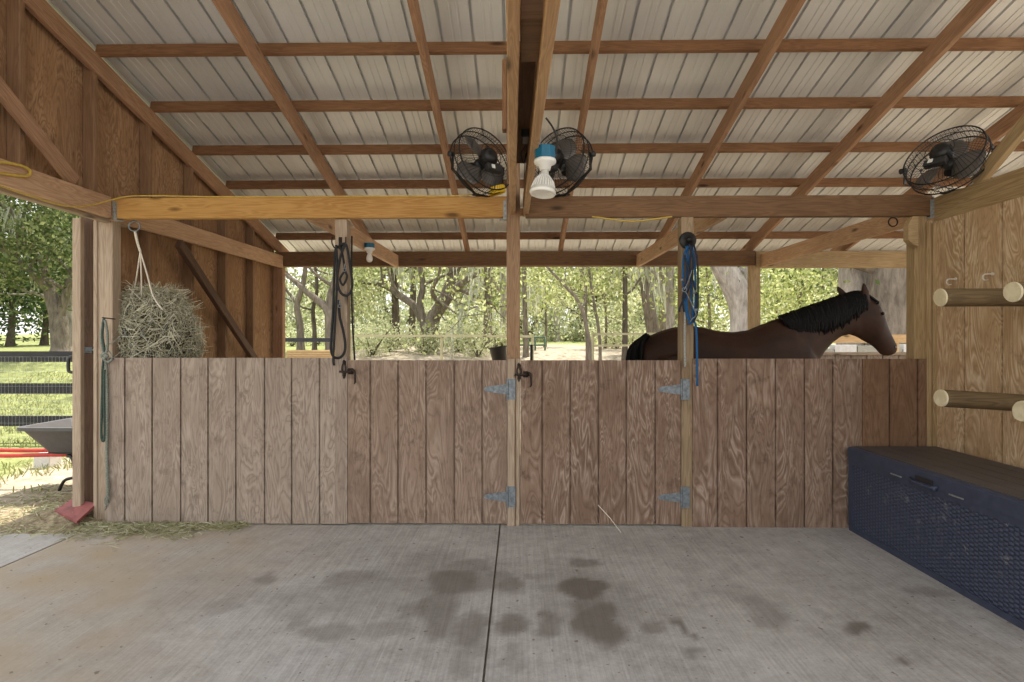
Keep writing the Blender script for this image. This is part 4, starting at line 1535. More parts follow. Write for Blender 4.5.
rings = []
for i in range(11):
    zf = 0.02 + 0.96 * i / 10
    rings.append([net_c(zf) + Vector((math.cos(2 * PI * k / NR), math.sin(2 * PI * k / NR), 0)) * net_r(zf, 2 * PI * k / NR) * 0.93 for k in range(NR)])
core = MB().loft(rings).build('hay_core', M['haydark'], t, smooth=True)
rg = random.Random(5)
cs, ds, ln = [], [], []
for i in range(5200):
    zf = rg.random() ** 0.9
    a = rg.uniform(0, 2 * PI)
    rr = net_r(zf, a) * rg.uniform(0.93, 1.10)
    cs.append(net_c(zf) + Vector((math.cos(a) * rr, math.sin(a) * rr, 0)))
    tg = Vector((-math.sin(a), math.cos(a), 0))
    d = tg * rg.gauss(0, 1) + Vector((0, 0, 1)) * rg.gauss(0, 0.8) + Vector((math.cos(a), math.sin(a), 0)) * rg.gauss(0, 0.35)
    ds.append(d)
    ln.append(rg.uniform(0.06, 0.16))
for i in range(420):
    zf = rg.uniform(0.8, 1.0) if i % 3 else rg.random()
    a = rg.uniform(0, 2 * PI)
    rr = net_r(zf, a)
    o = Vector((math.cos(a), math.sin(a), 0.6 * (zf - 0.4)))
    cs.append(net_c(zf) + Vector((math.cos(a) * rr, math.sin(a) * rr, 0)) + o * 0.03)
    ds.append(o + Vector((rg.gauss(0, 0.5), rg.gauss(0, 0.5), rg.gauss(0, 0.5))))
    ln.append(rg.uniform(0.1, 0.22))
hay = strips('hay', cs, ds, ln, 0.0022, M['hay'], t, 3)
hay['kind'] = 'stuff'
mb = MB()
for k in range(14):
    for s in (-1, 1):
        pts = []
        for i in range(15):
            zf = 0.03 + 0.95 * i / 14
            a = 2 * PI * k / 14 + s * zf * 1.6
            pts.append(net_c(zf) + Vector((math.cos(a), math.sin(a), 0)) * (net_r(zf, a) * 1.03))
        mb.tube(pts, 0.0028, 5)
mb.build('mesh', M['rope_grey'], t)
mb = MB()
rlow = ringp + Vector((0.005, 0, -0.045))
k0 = ringp + Vector((0.03, 0.02, -0.19))
mb.tube(smooth_path([rlow, (rlow + k0) / 2 + Vector((-0.004, 0, 0)), k0]), 0.009, 7)
for px, py, yy in ((133, 296, 4.36), (141.5, 296, 4.3), (152.5, 295, 4.2)):
    e_ = at(px, py, yy)
    mb.tube(smooth_path([k0, (k0 + e_) / 2 + Vector((0.003, 0, 0)), e_]), 0.0055, 7)
e_ = at(152.5, 295, 4.2)
mb.tube(smooth_path([e_, at(158, 304, 4.17), at(163, 310, 4.16)]), 0.0055, 7)
mb.build('cord', M['twine'], t, smooth=True)
mb = MB()
mb.tube([ringp + Vector((0.042 * math.cos(2 * PI * k / 20), 0, -0.005 + 0.036 * math.sin(2 * PI * k / 20))) for k in range(20)], 0.006, 8, closed=True)
mb.tube([ringp + Vector((-0.003, 0, 0.03)), ringp + Vector((-0.01, 0, 0.058)), ringp + Vector((-0.002, -0.03, 0.064))], 0.006, 8)
tag(mb.build('eye_ring', M['galv'], smooth=True), 'metal ring under the golden beam holding the hay net cords', 'ring')

# spilled hay on the floor
cs, ds, ln = [], [], []
for i in range(2600):
    x = rg.uniform(-3.15, -1.98)
    y = D - 0.03 - abs(rg.gauss(0, 0.13)) * (1.0 if x < -2.2 else 0.5)
    if rg.random() > 0.45 + 0.75 * noise.noise(Vector((x * 4, y * 5, 2))) + 0.35 * (x < -2.25) - 0.9 * max(0, D - y - 0.2):
        continue
    cs.append((x, y, 0.004 + 0.022 * rg.random() * (1 if y > D - 0.2 else 0.3)))
    ds.append((rg.gauss(0, 1), rg.gauss(0, 1), rg.gauss(0, 0.12)))
    ln.append(rg.uniform(0.03, 0.12))
o = strips('spilled_hay', cs, ds, ln, 0.0022, M['hayfloor'], None, 4)
tag(o, 'thin spill of greenish hay on the floor below the hay net', 'hay', kind='stuff')
cs, ds, ln = [], [], []
for i in range(1500):
    x, y = rg.uniform(-4.6, -3.1), rg.uniform(3.75, 5.3)
    cs.append((x, y, terrain(x, y) + 0.012 + (0.04 if y < 3.88 else 0)))
    ds.append((rg.gauss(0, 1), rg.gauss(0, 1), rg.gauss(0, 0.15)))
    ln.append(rg.uniform(0.03, 0.12))
o = strips('ground_straw', cs, ds, ln, 0.003, M['hayfloor'], None, 6)
tag(o, 'loose straw trodden into the dirt outside the left doorway', 'straw', kind='stuff')
# single straw leaning on the right gate
q0, q1 = at(598, 505, D - 0.02), gnd(621, 533)
tag(MB().tube([q0, (q0 + q1) / 2 + Vector((0.006, 0, 0.004)), q1 + Vector((0, 0, 0.003))], 0.003, 5).build('straw_stem', M['twine']), 'single long straw leaning on the right stall gate', 'straw')


# ------------------------------------------------------------------ wheelbarrow outside
def barrow():
    g0 = gnd(64, 488)
    yc = 5.25
    x0 = at(22, 425, 5.0).x
    t = thing('wheelbarrow', (x0 + 0.6, yc, -0.03), 'grey wheelbarrow with a red frame outside the left doorway', 'wheelbarrow')
    zt = at(18, 426, 5.0).z
    zb = at(35, 452, 5.05).z

    def rect(xa, xb, ya, yb, z, r):
        return rrect(xa, xb, ya, yb, r, z)
    xa, xb = x0, x0 + 1.15
    mb = MB()
    outer = [rect(xa + 0.17, xb - 0.28, yc - 0.2, yc + 0.2, zb, 0.06), rect(xa + 0.035, xb - 0.04, yc - 0.33, yc + 0.33, zt - 0.03, 0.08),
             rect(xa, xb, yc - 0.36, yc + 0.36, zt - 0.03, 0.09), rect(xa, xb, yc - 0.36, yc + 0.36, zt, 0.09),
             rect(xa + 0.045, xb - 0.05, yc - 0.32, yc + 0.32, zt, 0.08), rect(xa + 0.19, xb - 0.29, yc - 0.18, yc + 0.18, zb + 0.02, 0.06)]
    mb.loft(outer)
    mb.build('tray', M['tray'], t)
    zh = zb - 0.035
    mb = MB()
    for s in (-1, 1):
        mb.tube(smooth_path([(xa - 0.75, yc - 0.1 + s * 0.13, zh + 0.01), (xa - 0.2, yc - 0.08 + s * 0.12, zh), (xa + 0.4, yc - 0.04 + s * 0.11, zh - 0.0), (xb - 0.2, yc + s * 0.09, zh - 0.06), (xb - 0.02, yc + s * 0.07, 0.17)]), 0.019, 10)
    mb.build('frame', M['red'], t, smooth=True)
    for s in (-1, 1):
        MB().tube([(xa - 0.93, yc - 0.1 + s * 0.13, zh + 0.012), (xa - 0.74, yc - 0.1 + s * 0.13, zh + 0.01)], 0.024, 10).build('grip', M['blackplastic'], t)
    for s in (-1, 1):
        l = MB()
        xl = xa + 0.42
        l.tube(smooth_path([(xl - 0.05, yc + s * 0.19, zh), (xl + 0.0, yc + s * 0.2, zh - 0.02), (xl + 0.03, yc + s * 0.2, 0.15), (xl + 0.03, yc + s * 0.2, -0.015)]), 0.016, 8)
        l.tube(smooth_path([(xl + 0.03, yc + s * 0.2, 0.10), (xl - 0.06, yc + s * 0.2, 0.08), (xl - 0.1, yc + s * 0.2, 0.03), (xl - 0.12, yc + s * 0.2, -0.02)]), 0.014, 8)
        l.build('leg', M['black'], t, smooth=True)
    MB().bar((xa + 0.18, yc, zb - 0.012), (xa + 0.75, yc, zb - 0.012), 0.36, 0.024).build('tray_support', M['black'], t)
    w = MB()
    cx = xb - 0.02
    w.tube([(cx + 0.155 * math.cos(2 * PI * k / 28), yc, 0.17 + 0.155 * math.sin(2 * PI * k / 28)) for k in range(28)], 0.042, 10, closed=True)
    wh = w.build('wheel', M['blackplastic'], t, smooth=True)
    MB().lathe([(0.11, -0.02), (0.12, 0.0), (0.11, 0.02), (0.03, 0.03), (0.03, 0.07), (0, 0.07)], (cx, yc, 0.17), (0, 1, 0), 20).build('rim', M['red'], wh, smooth=True)
    return t


barrow()
q = gnd(45, 466, -0.03)
tag(MB().loft([rrect(q.x - 0.09, q.x + 0.09, q.y - 0.05, q.y + 0.12, 0.01, -0.05), rrect(q.x - 0.09, q.x + 0.09, q.y - 0.05, q.y + 0.12, 0.01, 0.1), rrect(q.x - 0.075, q.x + 0.075, q.y - 0.035, q.y + 0.105, 0.01, 0.115)]).build('concrete_block', M['block']),
    'pale concrete block on the grass below the wheelbarrow handles', 'block')


# ------------------------------------------------------------------ fences
def board_fence(name, x0, x1, y0, y1, tops, bh, mat, label, post_h, step, cat='fence', posts_r=0.06, th=0.025, z_of=terrain):
    posts_r = posts_r if bh > 0.08 else 0.035
    t = thing(name, ((x0 + x1) / 2, (y0 + y1) / 2, z_of((x0 + x1) / 2, (y0 + y1) / 2)), label, cat)
    L = math.hypot(x1 - x0, y1 - y0)
    n = max(1, round(L / step))
    P = [Vector((x0 + (x1 - x0) * i / n, y0 + (y1 - y0) * i / n, 0)) for i in range(n + 1)]
    side = Vector((y1 - y0, -(x1 - x0), 0)).normalized()
    for p in P:
        z = z_of(p.x, p.y)
        MB().loft([[p + side * -posts_r + Vector((posts_r * math.cos(2 * PI * k / 8), posts_r * math.sin(2 * PI * k / 8), zz)) for k in range(8)] for zz in (z - 0.1, z + post_h)]).build('post', mat, t)
    for tz in tops:
        for a, b in zip(P[:-1], P[1:]):
            lumber('board', a + side * (th * 0.6) + Vector((0, 0, z_of(a.x, a.y) + tz - bh / 2)), b + side * (th * 0.6) + Vector((0, 0, z_of(b.x, b.y) + tz - bh / 2)), th, bh, mat, t, bevel=0)
    return t, P, side


flat = lambda x, y: -0.03
ft, P, side = board_fence('board_fence', -14.6, -5.0, 7.55, 7.55, (1.235, 0.80, 0.36), 0.145, M['fence_black'], 'black three board fence with wire mesh left of the barn', 1.26, 2.4, z_of=flat)
mb = MB()
for k in range(190):
    x = -14.3 + k * 0.05
    mb.tube([(x, 7.51, 0.0), (x, 7.51, 1.13)], 0.0017, 3, cap=False)
for k in range(12):
    z = 0.03 + k * 0.1
    mb.tube([(-14.35, 7.51, z), (-4.75, 7.51, z)], 0.0017, 3, cap=False)
mb.build('wire_mesh', M['wire'], ft)

board_fence('board_fence', 4.2, 8.2, 9.3, 9.3, (1.48,), 0.135, M['fence_tan'], 'tan board fence just outside behind the horse head', 1.46, 2.0, z_of=flat)
mb = MB()
# pale block wall beyond that fence
tb = thing('block_row', (6.4, 10.6, -0.03), 'row of weathered grey blocks behind the tan fence', 'blocks')
for k in range(9):
    o = MB().box(4.6 + 0.42 * k, 4.6 + 0.42 * k + 0.40, 10.5, 10.7, -0.08, 1.25 + 0.04 * math.sin(k * 2.3)).build('block', M['fence_grey'] if k % 3 else M['block'], tb, bevel=0.01)
# rear low wall of the right stall
mb = MB()
planks(mb, [3.0 + 0.2 * k for k in range(11)], YB + 0.02, 0.0, 1.17)
t = thing('rear_stall_wall', (4.0, YB, 0), 'low board wall behind the horse head', 'stall wall')
mb.build('siding', M['ply_grey'], t)
lumber('top_rail', (3.0, YB + 0.02, 1.185), (5.0, YB + 0.02, 1.185), 0.11, 0.035, M['weather'], t)

board_fence('rail_fence', -9.0, -4.2, 13.0, 13.0, (1.12, 0.65), 0.09, M['fence_black'], 'dark rail fence seen left of the black lead ropes', 1.2, 2.4)
board_fence('rail_fence', -4.1, 0.3, 13.5, 13.5, (1.13,), 0.055, M['fence_pale'], 'thin yellowish rail fence before the big forked oak', 1.15, 2.2)
board_fence('rail_fence', 1.9, 7.5, 14.6, 15, (1.0, 0.7), 0.055, M['fence_pale'], 'pale rail fence behind the thin saplings', 1.02, 2.4)
# planks stacked behind the left of the opening
t = thing('plank_pile', at(312, 352, 14.0), 'pile of tan planks beyond the left stall', 'planks')
for k in range(5):
    pz = at(312, 356, 14.0).z + 0.055 * k - 0.1
    lumber('plank', (at(288, 350, 14).x, 14.0 + 0.02 * k, pz), (at(333, 350, 14).x, 14.05, pz), 0.3, 0.05, M['fence_tan'], t)
lumber('pile_prop', (at(300, 350, 14).x, 14, terrain(-5, 14) - 0.1), (at(300, 350, 14).x, 14, at(312, 358, 14.0).z - 0.1), 0.2, 0.2, M['fence_grey'], t)
lumber('pile_prop', (at(325, 350, 14).x, 14, terrain(-5, 14) - 0.1), (at(325, 350, 14).x, 14, at(312, 358, 14.0).z - 0.1), 0.2, 0.2, M['fence_grey'], t)

# green pipe gate panel
t = thing('pipe_gate', at(528, 353, 20.0), 'green pipe gate panel on the sand right of the centre post', 'gate')
t.location.z = terrain(t.location.x, 20.0)
z0 = at(528, 353, 20).z
mb = MB()
gx0, gx1 = at(512, 345, 20).x, at(545, 345, 20).x
zt_ = at(528, 337, 20).z
for z in (z0 + 0.05, (z0 + zt_) / 2, zt_):
    mb.tube([(gx0, 20, z), (gx1, 20, z)], 0.035, 8)
for x in (gx0, gx1, gx1 - 0.35, (gx0 + gx1) / 2):
    mb.tube([(x, 20, t.location.z - 0.1), (x, 20, zt_)], 0.035, 8)
mb.build('pipes', M['greenpaint'], t, smooth=True)

# black feed bucket hung inside the gate and dark post
q = at(499, 354, 7.2)
tb = thing('feed_bucket', (q.x, 7.2, 0.98), 'black rubber feed bucket at the back of the left stall', 'bucket')
r0 = 0.11
MB().lathe([(r0 * 0.7, 0), (r0 * 0.75, 0.005), (r0 * 1.0, 0.25), (r0 * 1.12, 0.26), (r0 * 1.12, 0.275), (r0 * 0.97, 0.275), (r0 * 0.72, 0.02), (0, 0.02)], (q.x + 0.02, 7.2, 1.0), (-0.14, 0, 1), 28).build('pail', M['blackplastic'], tb, smooth=True)
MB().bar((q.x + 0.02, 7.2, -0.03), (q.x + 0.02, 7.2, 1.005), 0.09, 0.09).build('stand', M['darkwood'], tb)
q = at(531.5, 351, 7.2)
tag(lumber('stall_stake', (q.x, 7.2, -0.03), (q.x, 7.2, at(531, 344.5, 7.2).z), 0.035, 0.035, M['black']), 'thin black stake at the back of the right stall', 'stake')

# ------------------------------------------------------------------ the horse
HY = 5.25
HS = HY / 560.0


def H(px, py):
    """profile point in the horse's vertical plane"""
    q = at(px, py, HY)
    return Vector((q.x, 0, q.z))


def build_horse():
    rump = H(640, 345)
    t = thing('horse', (H(740, 330).x, HY, -0.03), 'dark bay horse with a black mane standing in the right stall, facing right', 'horse')

    def vring(x, top, bot, hw, n=20, p=0.9):
        out = []
        for k in range(n):
            a = 2 * PI * k / n
            c, s = math.cos(a), math.sin(a)
            out.append(Vector((x, HY + hw * math.copysign(abs(c) ** p, c), (top + bot) / 2 + (top - bot) / 2 * s)))
        return out

    def oring(pt, pb, hw, n=20, narrow_top=0.0, narrow_bot=0.0):
        pt, pb = Vector(pt), Vector(pb)
        mid, hv = (pt + pb) / 2, (pt - pb) / 2
        out = []
        for k in range(n):
            a = 2 * PI * k / n
            c, s = math.cos(a), math.sin(a)
            w = hw * (1 - narrow_top * max(0, s) ** 2 - narrow_bot * max(0, -s) ** 2)
            out.append(mid + hv * s + Vector((0, c * w, 0)))
        for q in out:
            q.y += HY if q.y < HY / 2 else 0
        return out

    mb = MB()
    tops = [(637, 352), (642, 343.5), (650, 335.5), (660, 331), (672, 327.5), (686, 325.5), (702, 327), (718, 330.8), (733, 332), (748, 330), (762, 324), (775, 320.5), (788, 322), (800, 334)]
    bots = [1.10, 0.98, 0.90, 0.84, 0.80, 0.79, 0.77, 0.74, 0.71, 0.69, 0.68, 0.70, 0.74, 0.84]
    hws = [0.09, 0.17, 0.21, 0.245, 0.265, 0.275, 0.28, 0.285, 0.285, 0.275, 0.25, 0.23, 0.215, 0.2]
    rings = []
    for (px, py), b, w in zip(tops, bots, hws):
        q = H(px, py)
        rings.append(vring(q.x, q.z, b, w))
    q = H(812, 356)
    rings.append(vring(q.x, 1.20, 0.94, 0.15))
    q = H(819, 358)
    rings.append(vring(q.x, 1.16, 1.02, 0.08))
    mb.loft(rings)
    # neck
    nk = [((768, 321), (806, 372), 0.17), ((784, 316.5), (817, 362), 0.145), ((802, 310.5), (824, 352), 0.118), ((820, 304.5), (832, 343), 0.1),
          ((838, 298.5), (841, 336.5), 0.088), ((850, 295), (850, 334.5), 0.082), ((858, 294.5), (856, 337), 0.08)]
    mb.loft([oring(H(*a), H(*b), w, narrow_top=0.45) for a, b, w in nk])
    # head
    hd = [((853, 294.5), (852, 335), 0.075), ((862, 294.5), (858, 338), 0.088), ((870, 297), (865, 342), 0.098), ((877, 302), (869, 344), 0.102),
          ((882, 311), (872, 346), 0.095), ((885.5, 321), (875, 348.5), 0.075), ((889.5, 331), (878, 352), 0.06), ((894, 340), (880.5, 354.5), 0.056), ((897, 346), (884, 356), 0.054), ((896.5, 350.5), (887.5, 356), 0.04), ((895, 353), (890, 355.5), 0.02)]
    mb.loft([oring(H(*a), H(*b), w, narrow_top=0.15, narrow_bot=0.35) for a, b, w in hd])
    # legs
    fx = H(795, 0).x
    hx = H(652, 0).x
    for s in (-1, 1):
        y = HY + s * 0.13
        mb.tube([(fx - 0.05, y, 1.12), (fx - 0.06, y, 0.90), (fx - 0.04, y, 0.72), (fx - 0.02, y, 0.50), (fx - 0.02, y, 0.44), (fx - 0.03, y, 0.36), (fx - 0.03, y, 0.18), (fx - 0.03, y, 0.12), (fx + 0.0, y, 0.05), (fx + 0.02, y, 0.03)],
                [0.13, 0.12, 0.085, 0.05, 0.055, 0.038, 0.034, 0.045, 0.036, 0.05], 14)
        y = HY + s * 0.14
        mb.tube([(hx + 0.14, y, 1.22), (hx + 0.19, y, 1.0), (hx + 0.21, y, 0.86), (hx + 0.10, y, 0.68), (hx - 0.02, y, 0.55), (hx - 0.05, y, 0.48), (hx - 0.03, y, 0.38), (hx - 0.02, y, 0.18), (hx - 0.02, y, 0.12), (hx + 0.02, y, 0.05), (hx + 0.04, y, 0.03)],
                [0.17, 0.17, 0.14, 0.085, 0.055, 0.055, 0.04, 0.036, 0.046, 0.036, 0.05], 14)
    # near/far ears as part of the body skin
    for tip, base, dy in (((859, 283.5), (862, 297), -0.052), ((841.5, 285.5), (849, 298), 0.055)):
        a, b = H(*base), H(*tip)
        a.y = HY + dy
        b.y = HY + dy * 1.35
        up = (b - a)
        rings = []
        for s, w, th in ((-0.35, 0.032, 0.024), (0.0, 0.038, 0.026), (0.35, 0.040, 0.024), (0.7, 0.028, 0.018), (1.05, 0.008, 0.007)):
            c = a + up * s
            e1 = up.cross(Vector((0, 1, 0))).normalized()
            rings.append([c + e1 * (w * math.cos(2 * PI * k / 10)) + Vector((0, th * math.sin(2 * PI * k / 10), 0)) for k in range(10)])
        mb.loft(rings)
    body = mb.build('body', M['horse'], t, smooth=True)
    rm = body.modifiers.new('skin', 'REMESH')
    rm.mode = 'VOXEL'
    rm.voxel_size = 0.014
    rm.use_smooth_shade = True
    sm = body.modifiers.new('soft', 'SMOOTH')
    sm.factor = 0.5
    sm.iterations = 5
    # eyes, nostrils
    for s in (-1, 1):
        q = H(877, 314)
        q.y = HY + s * 0.088
        e = MB()
        e.lathe([(0.0, -0.016), (0.012, -0.011), (0.016, 0), (0.012, 0.011), (0.0, 0.016)], q, (0.3, s, 0.1), 14)
        e.build('eye', M['eye'], t, smooth=True)
        q = H(892.5, 347)
        q.y = HY + s * 0.042
        MB().lathe([(0.0, -0.006), (0.013, -0.004), (0.016, 0.002), (0.009, 0.006), (0, 0.003)], q, (0.75, s, 0.15), 12).build('nostril', M['eye'], t, smooth=True)
    for s in (-1, 1):
        for x in (fx + 0.03, hx + 0.05):
            MB().lathe([(0.064, -0.03), (0.06, 0.0), (0.05, 0.035), (0.044, 0.05)], (x, HY + s * (0.13 if x > fx else 0.14), 0.0), (-0.12, 0, 1), 18).build('hoof', M['hoof'], t, smooth=True)
    # mane: locks from the crest falling on the near side
    rg = random.Random(11)
    mb = MB()
    crest = smooth_path([H(780, 318), H(795, 312.5), H(812, 306.5), H(828, 301), (H(842, 296.5)), H(853, 293.5), H(860, 293.5)], 14)
    N = 150
    for i in range(N):
        s = i / (N - 1)
        c = crest[min(len(crest) - 1, int(s * (len(crest) - 1)))] + Vector((rg.gauss(0, 0.006), 0, 0.004))
        ln = (0.13 + 0.15 * math.sin(PI * (0.12 + 0.8 * s))) * rg.uniform(0.85, 1.1)
        if s < 0.14:
            ln *= 0.35 + s * 4.6
        w0 = 0.02
        pts = []
        for k in range(6):
            q = k / 5
            pts.append(Vector((c.x + 0.03 * q * rg.uniform(-1, 0.4), HY - 0.012 - (0.115 - 0.03 * s) * math.sin(min(1, q * 1.5) * PI / 2), c.z + 0.006 - ln * (q ** 1.15))))
        mb.tube(pts, [w0, 0.02, 0.019, 0.016, 0.012, 0.003], 6)
    for i in range(14):
        c = H(861, 293.5) + Vector((rg.gauss(0, 0.008), 0, 0))
        mb.tube([Vector((c.x - 0.01, HY + rg.gauss(0, 0.02), c.z)), Vector((c.x + 0.05, HY + rg.gauss(0, 0.03), c.z - 0.02)), Vector((c.x + 0.10, HY + rg.gauss(0, 0.035), c.z - 0.085)), Vector((c.x + 0.125, HY + rg.gauss(0, 0.04), c.z - 0.15))], [0.012, 0.012, 0.009, 0.002], 6)
    mb.build('mane', M['mane'], t, smooth=True)
    # tail
    mb = MB()
    for i in range(46):
        a = H(647, 338) + Vector((rg.gauss(0, 0.01), 0, rg.gauss(0, 0.012)))
        dy = rg.gauss(0, 0.035)
        o = rg.uniform(-0.07, 0.05)
        mb.tube(smooth_path([Vector((a.x, HY + dy * 0.4, a.z)), Vector((H(639, 340).x + o * 0.3, HY + dy - 0.03, H(639, 341).z)), Vector((H(634.5, 352).x + o, HY + dy - 0.06, H(634.5, 352).z)), Vector((H(633.5, 375).x + o, HY + dy * 1.2 - 0.05, 1.02)), Vector((H(634, 0).x + o * 1.1, HY + dy * 1.2 - 0.03, 0.55 + rg.uniform(-0.08, 0.08)))], 3), [0.02] * 10 + [0.015, 0.01, 0.003], 6)
    mb.build('tail', M['mane'], t, smooth=True)


build_horse()

# ------------------------------------------------------------------ trees and undergrowth
def leaf_cloud(name, pts, size, mat, parent, seed, droop=0.3):
    """pts: (n,3) leaf centres in world space; rhombic leaves"""
    rg = np.random.default_rng(seed)
    c = np.asarray(pts, float)
    n = len(c)
    d = rg.normal(size=(n, 3))
    d[:, 2] -= droop
    d /= np.linalg.norm(d, axis=1, keepdims=True)
    s = np.cross(d, rg.normal(size=(n, 3)))
    s /= np.linalg.norm(s, axis=1, keepdims=True) + 1e-9
    L = (size * rg.uniform(0.6, 1.35, (n, 1)))
    co = np.stack([c - d * L / 2, c + s * L * 0.27, c + d * L / 2, c - s * L * 0.27], 1).reshape(-1, 3)
    co -= np.array(parent_world(parent))
    me = bpy.data.meshes.new(name)
    me.vertices.add(4 * n)
    me.vertices.foreach_set('co', co.reshape(-1).astype(np.float32))
    me.loops.add(4 * n)
    me.loops.foreach_set('vertex_index', np.arange(4 * n, dtype=np.int32))
    me.polygons.add(n)
    me.polygons.foreach_set('loop_start', (np.arange(n) * 4).astype(np.int32))
    me.update(calc_edges=True)
    me.materials.append(mat)
    o = bpy.data.objects.new(name, me)
    C.objects.link(o)
    o.parent = parent
    return o


def grow(mb, rg, p, d, r, L, depth, tips, spread=0.55, lift=0.12, hang=None):
    n = 4
    pts, rs = [p.copy()], [r]
    q = p.copy()
    dd = d.copy()
    for i in range(n):
        dd = (dd + Vector((rg.gauss(0, 0.16), rg.gauss(0, 0.16), rg.gauss(0, 0.12) + lift * 0.3))).normalized()
        q = q + dd * (L / n)
        pts.append(q.copy())
        rs.append(r * (1 - 0.42 * (i + 1) / n))
        if hang is not None and depth < 3:
            hang.append(q.copy())
    mb.tube(pts, rs, 8 if r > 0.08 else 5, cap=False)
    if depth <= 0:
        tips.append(q)
        tips.append(pts[2])
        return
    k = rg.choice((2, 3)) if depth > 1 else 3
    for i in range(k):
        a = rg.uniform(0, 2 * PI)
        o = dd.orthogonal().normalized()
        o.rotate(Matrix.Rotation(a, 3, dd))
        nd = (dd + o * rg.uniform(0.5, 1.0) * spread * 1.6 + Vector((0, 0, lift))).normalized()
        st = pts[-1] if i < 2 else pts[rg.choice((2, 3))]
        grow(mb, rg, st, nd, rs[-1] * rg.uniform(0.62, 0.8), L * rg.uniform(0.62, 0.85), depth - 1, tips, spread, lift, hang)


def tree(name, base, trunk, label, seed, bark='bark', leaf='leaf_oak', limbs=(), group=None, leaf_n=3500, leaf_size=0.16, clump=0.8, depth=2, Llimb=1.8, moss=0, extra=None, spread=0.55, cat='tree'):
    """trunk: list of (offset xyz from base, radius); limbs: list of polylines of the same kind, each sprouting branches"""
    rg = random.Random(seed)
    base = Vector(base)
    t = thing(name, base, label, cat, group)
    mb = MB()
    tips, hang = [], []
    for line in [trunk] + list(limbs):
        pts = [base + Vector(o) for o, r in line]
        rs = [r for o, r in line]
        sp = smooth_path(pts, 4)
        rsp = []
        for i in range(len(sp)):
            u = i / 4
            a = min(int(u), len(rs) - 1)
            b = min(a + 1, len(rs) - 1)
            rsp.append(rs[a] + (rs[b] - rs[a]) * (u - a))
        if line is trunk:
            rsp[0] *= 1.45
            rsp[1] *= 1.18
        mb.tube(sp, rsp, 14 if rs[0] > 0.12 else 8, cap=False)
        d = (sp[-1] - sp[-3]).normalized()
        grow(mb, rg, sp[-1], d, rs[-1] * 0.95, Llimb, depth, tips, spread, 0.12, hang)
        if depth > 1 and (line is not trunk or not limbs):
            for f in (0.55, 0.8):
                i = int(f * (len(sp) - 1))
                o = d.orthogonal().normalized()
                o.rotate(Matrix.Rotation(rg.uniform(0, 6.28), 3, d))
                grow(mb, rg, sp[i], (d * 0.5 + o).normalized(), rsp[i] * 0.55, Llimb * 0.8, depth - 1, tips, spread, 0.1, hang)
    mb.build('trunk', M[bark], t, smooth=True)
    if leaf_n:
        nr = np.random.default_rng(seed)
        tp = np.array([tuple(p) for p in tips] + [tuple(e) for e in (extra or [])])
        pick = nr.integers(0, len(tp), leaf_n)
        off = nr.normal(size=(leaf_n, 3)) * np.array([clump, clump, clump * 0.6])
        leaf_cloud('foliage', tp[pick] + off, leaf_size, M[leaf], t, seed)
    if moss and hang:
        cs, ds, ln, ws = [], [], [], []
        for i in range(moss):
            p = rg.choice(hang)
            for k in range(5):
                L = rg.uniform(0.3, 1.0)
                cs.append(p + Vector((rg.gauss(0, 0.12), rg.gauss(0, 0.12), -L / 2)))
                ds.append((rg.gauss(0, 0.12), rg.gauss(0, 0.12), -1))
                ln.append(L)
        strips('hanging_moss', cs, ds, ln, 0.022, M['moss'], t, seed, 0.08)['kind'] = 'stuff'
    return t


def tb(px, Y):
    x = at(px, 345, Y).x
    return Vector((x, Y, terrain(x, Y) - 0.05))


def off(base, px, py, Y):
    return tuple(at(px, py, Y) - base)


def pxw(w, Y):   # a half width in pixels to a radius
    return w * Y / FPX / 2


def line(base, lst, Y):
    """lst: (px, py, width px, dy)"""
    return [(off(base, l[0], l[1], Y + (l[3] if len(l) > 3 else 0)), pxw(l[2], Y)) for l in lst]


# big forked oak behind the left stall
Y = 19.0
b = tb(429, Y)
tree('oak_tree', b, [((0, 0, 0), pxw(19, Y))] + line(b, [(429, 338, 17), (431, 325, 16), (436, 312, 13)], Y),
     'big forked live oak in the middle of the left opening', 21, 'bark', 'leaf_bright',
     limbs=[line(b, [(427, 330, 12), (416, 308, 8, .3), (402, 297, 7, .6), (384, 286, 5, 1), (362, 282, 4, 1.3)], Y),
            line(b, [(434, 318, 12), (446, 302, 9, -.4), (456, 288, 7, -.6), (478, 272, 6, -.8), (505, 256, 4, -1)], Y),
            line(b, [(435, 316, 12), (446, 296, 10), (452, 276, 8), (454, 250, 7)], Y),
            line(b, [(426, 332, 9), (420, 305, 7), (423, 285, 6), (419, 262, 5), (416, 240, 4)], Y),
            line(b, [(430, 326, 8), (438, 305, 5, -.5), (432, 292, 4, -1), (437, 280, 3, -1.4)], Y)],
     leaf_n=3600, leaf_size=0.15, clump=0.8, moss=50)
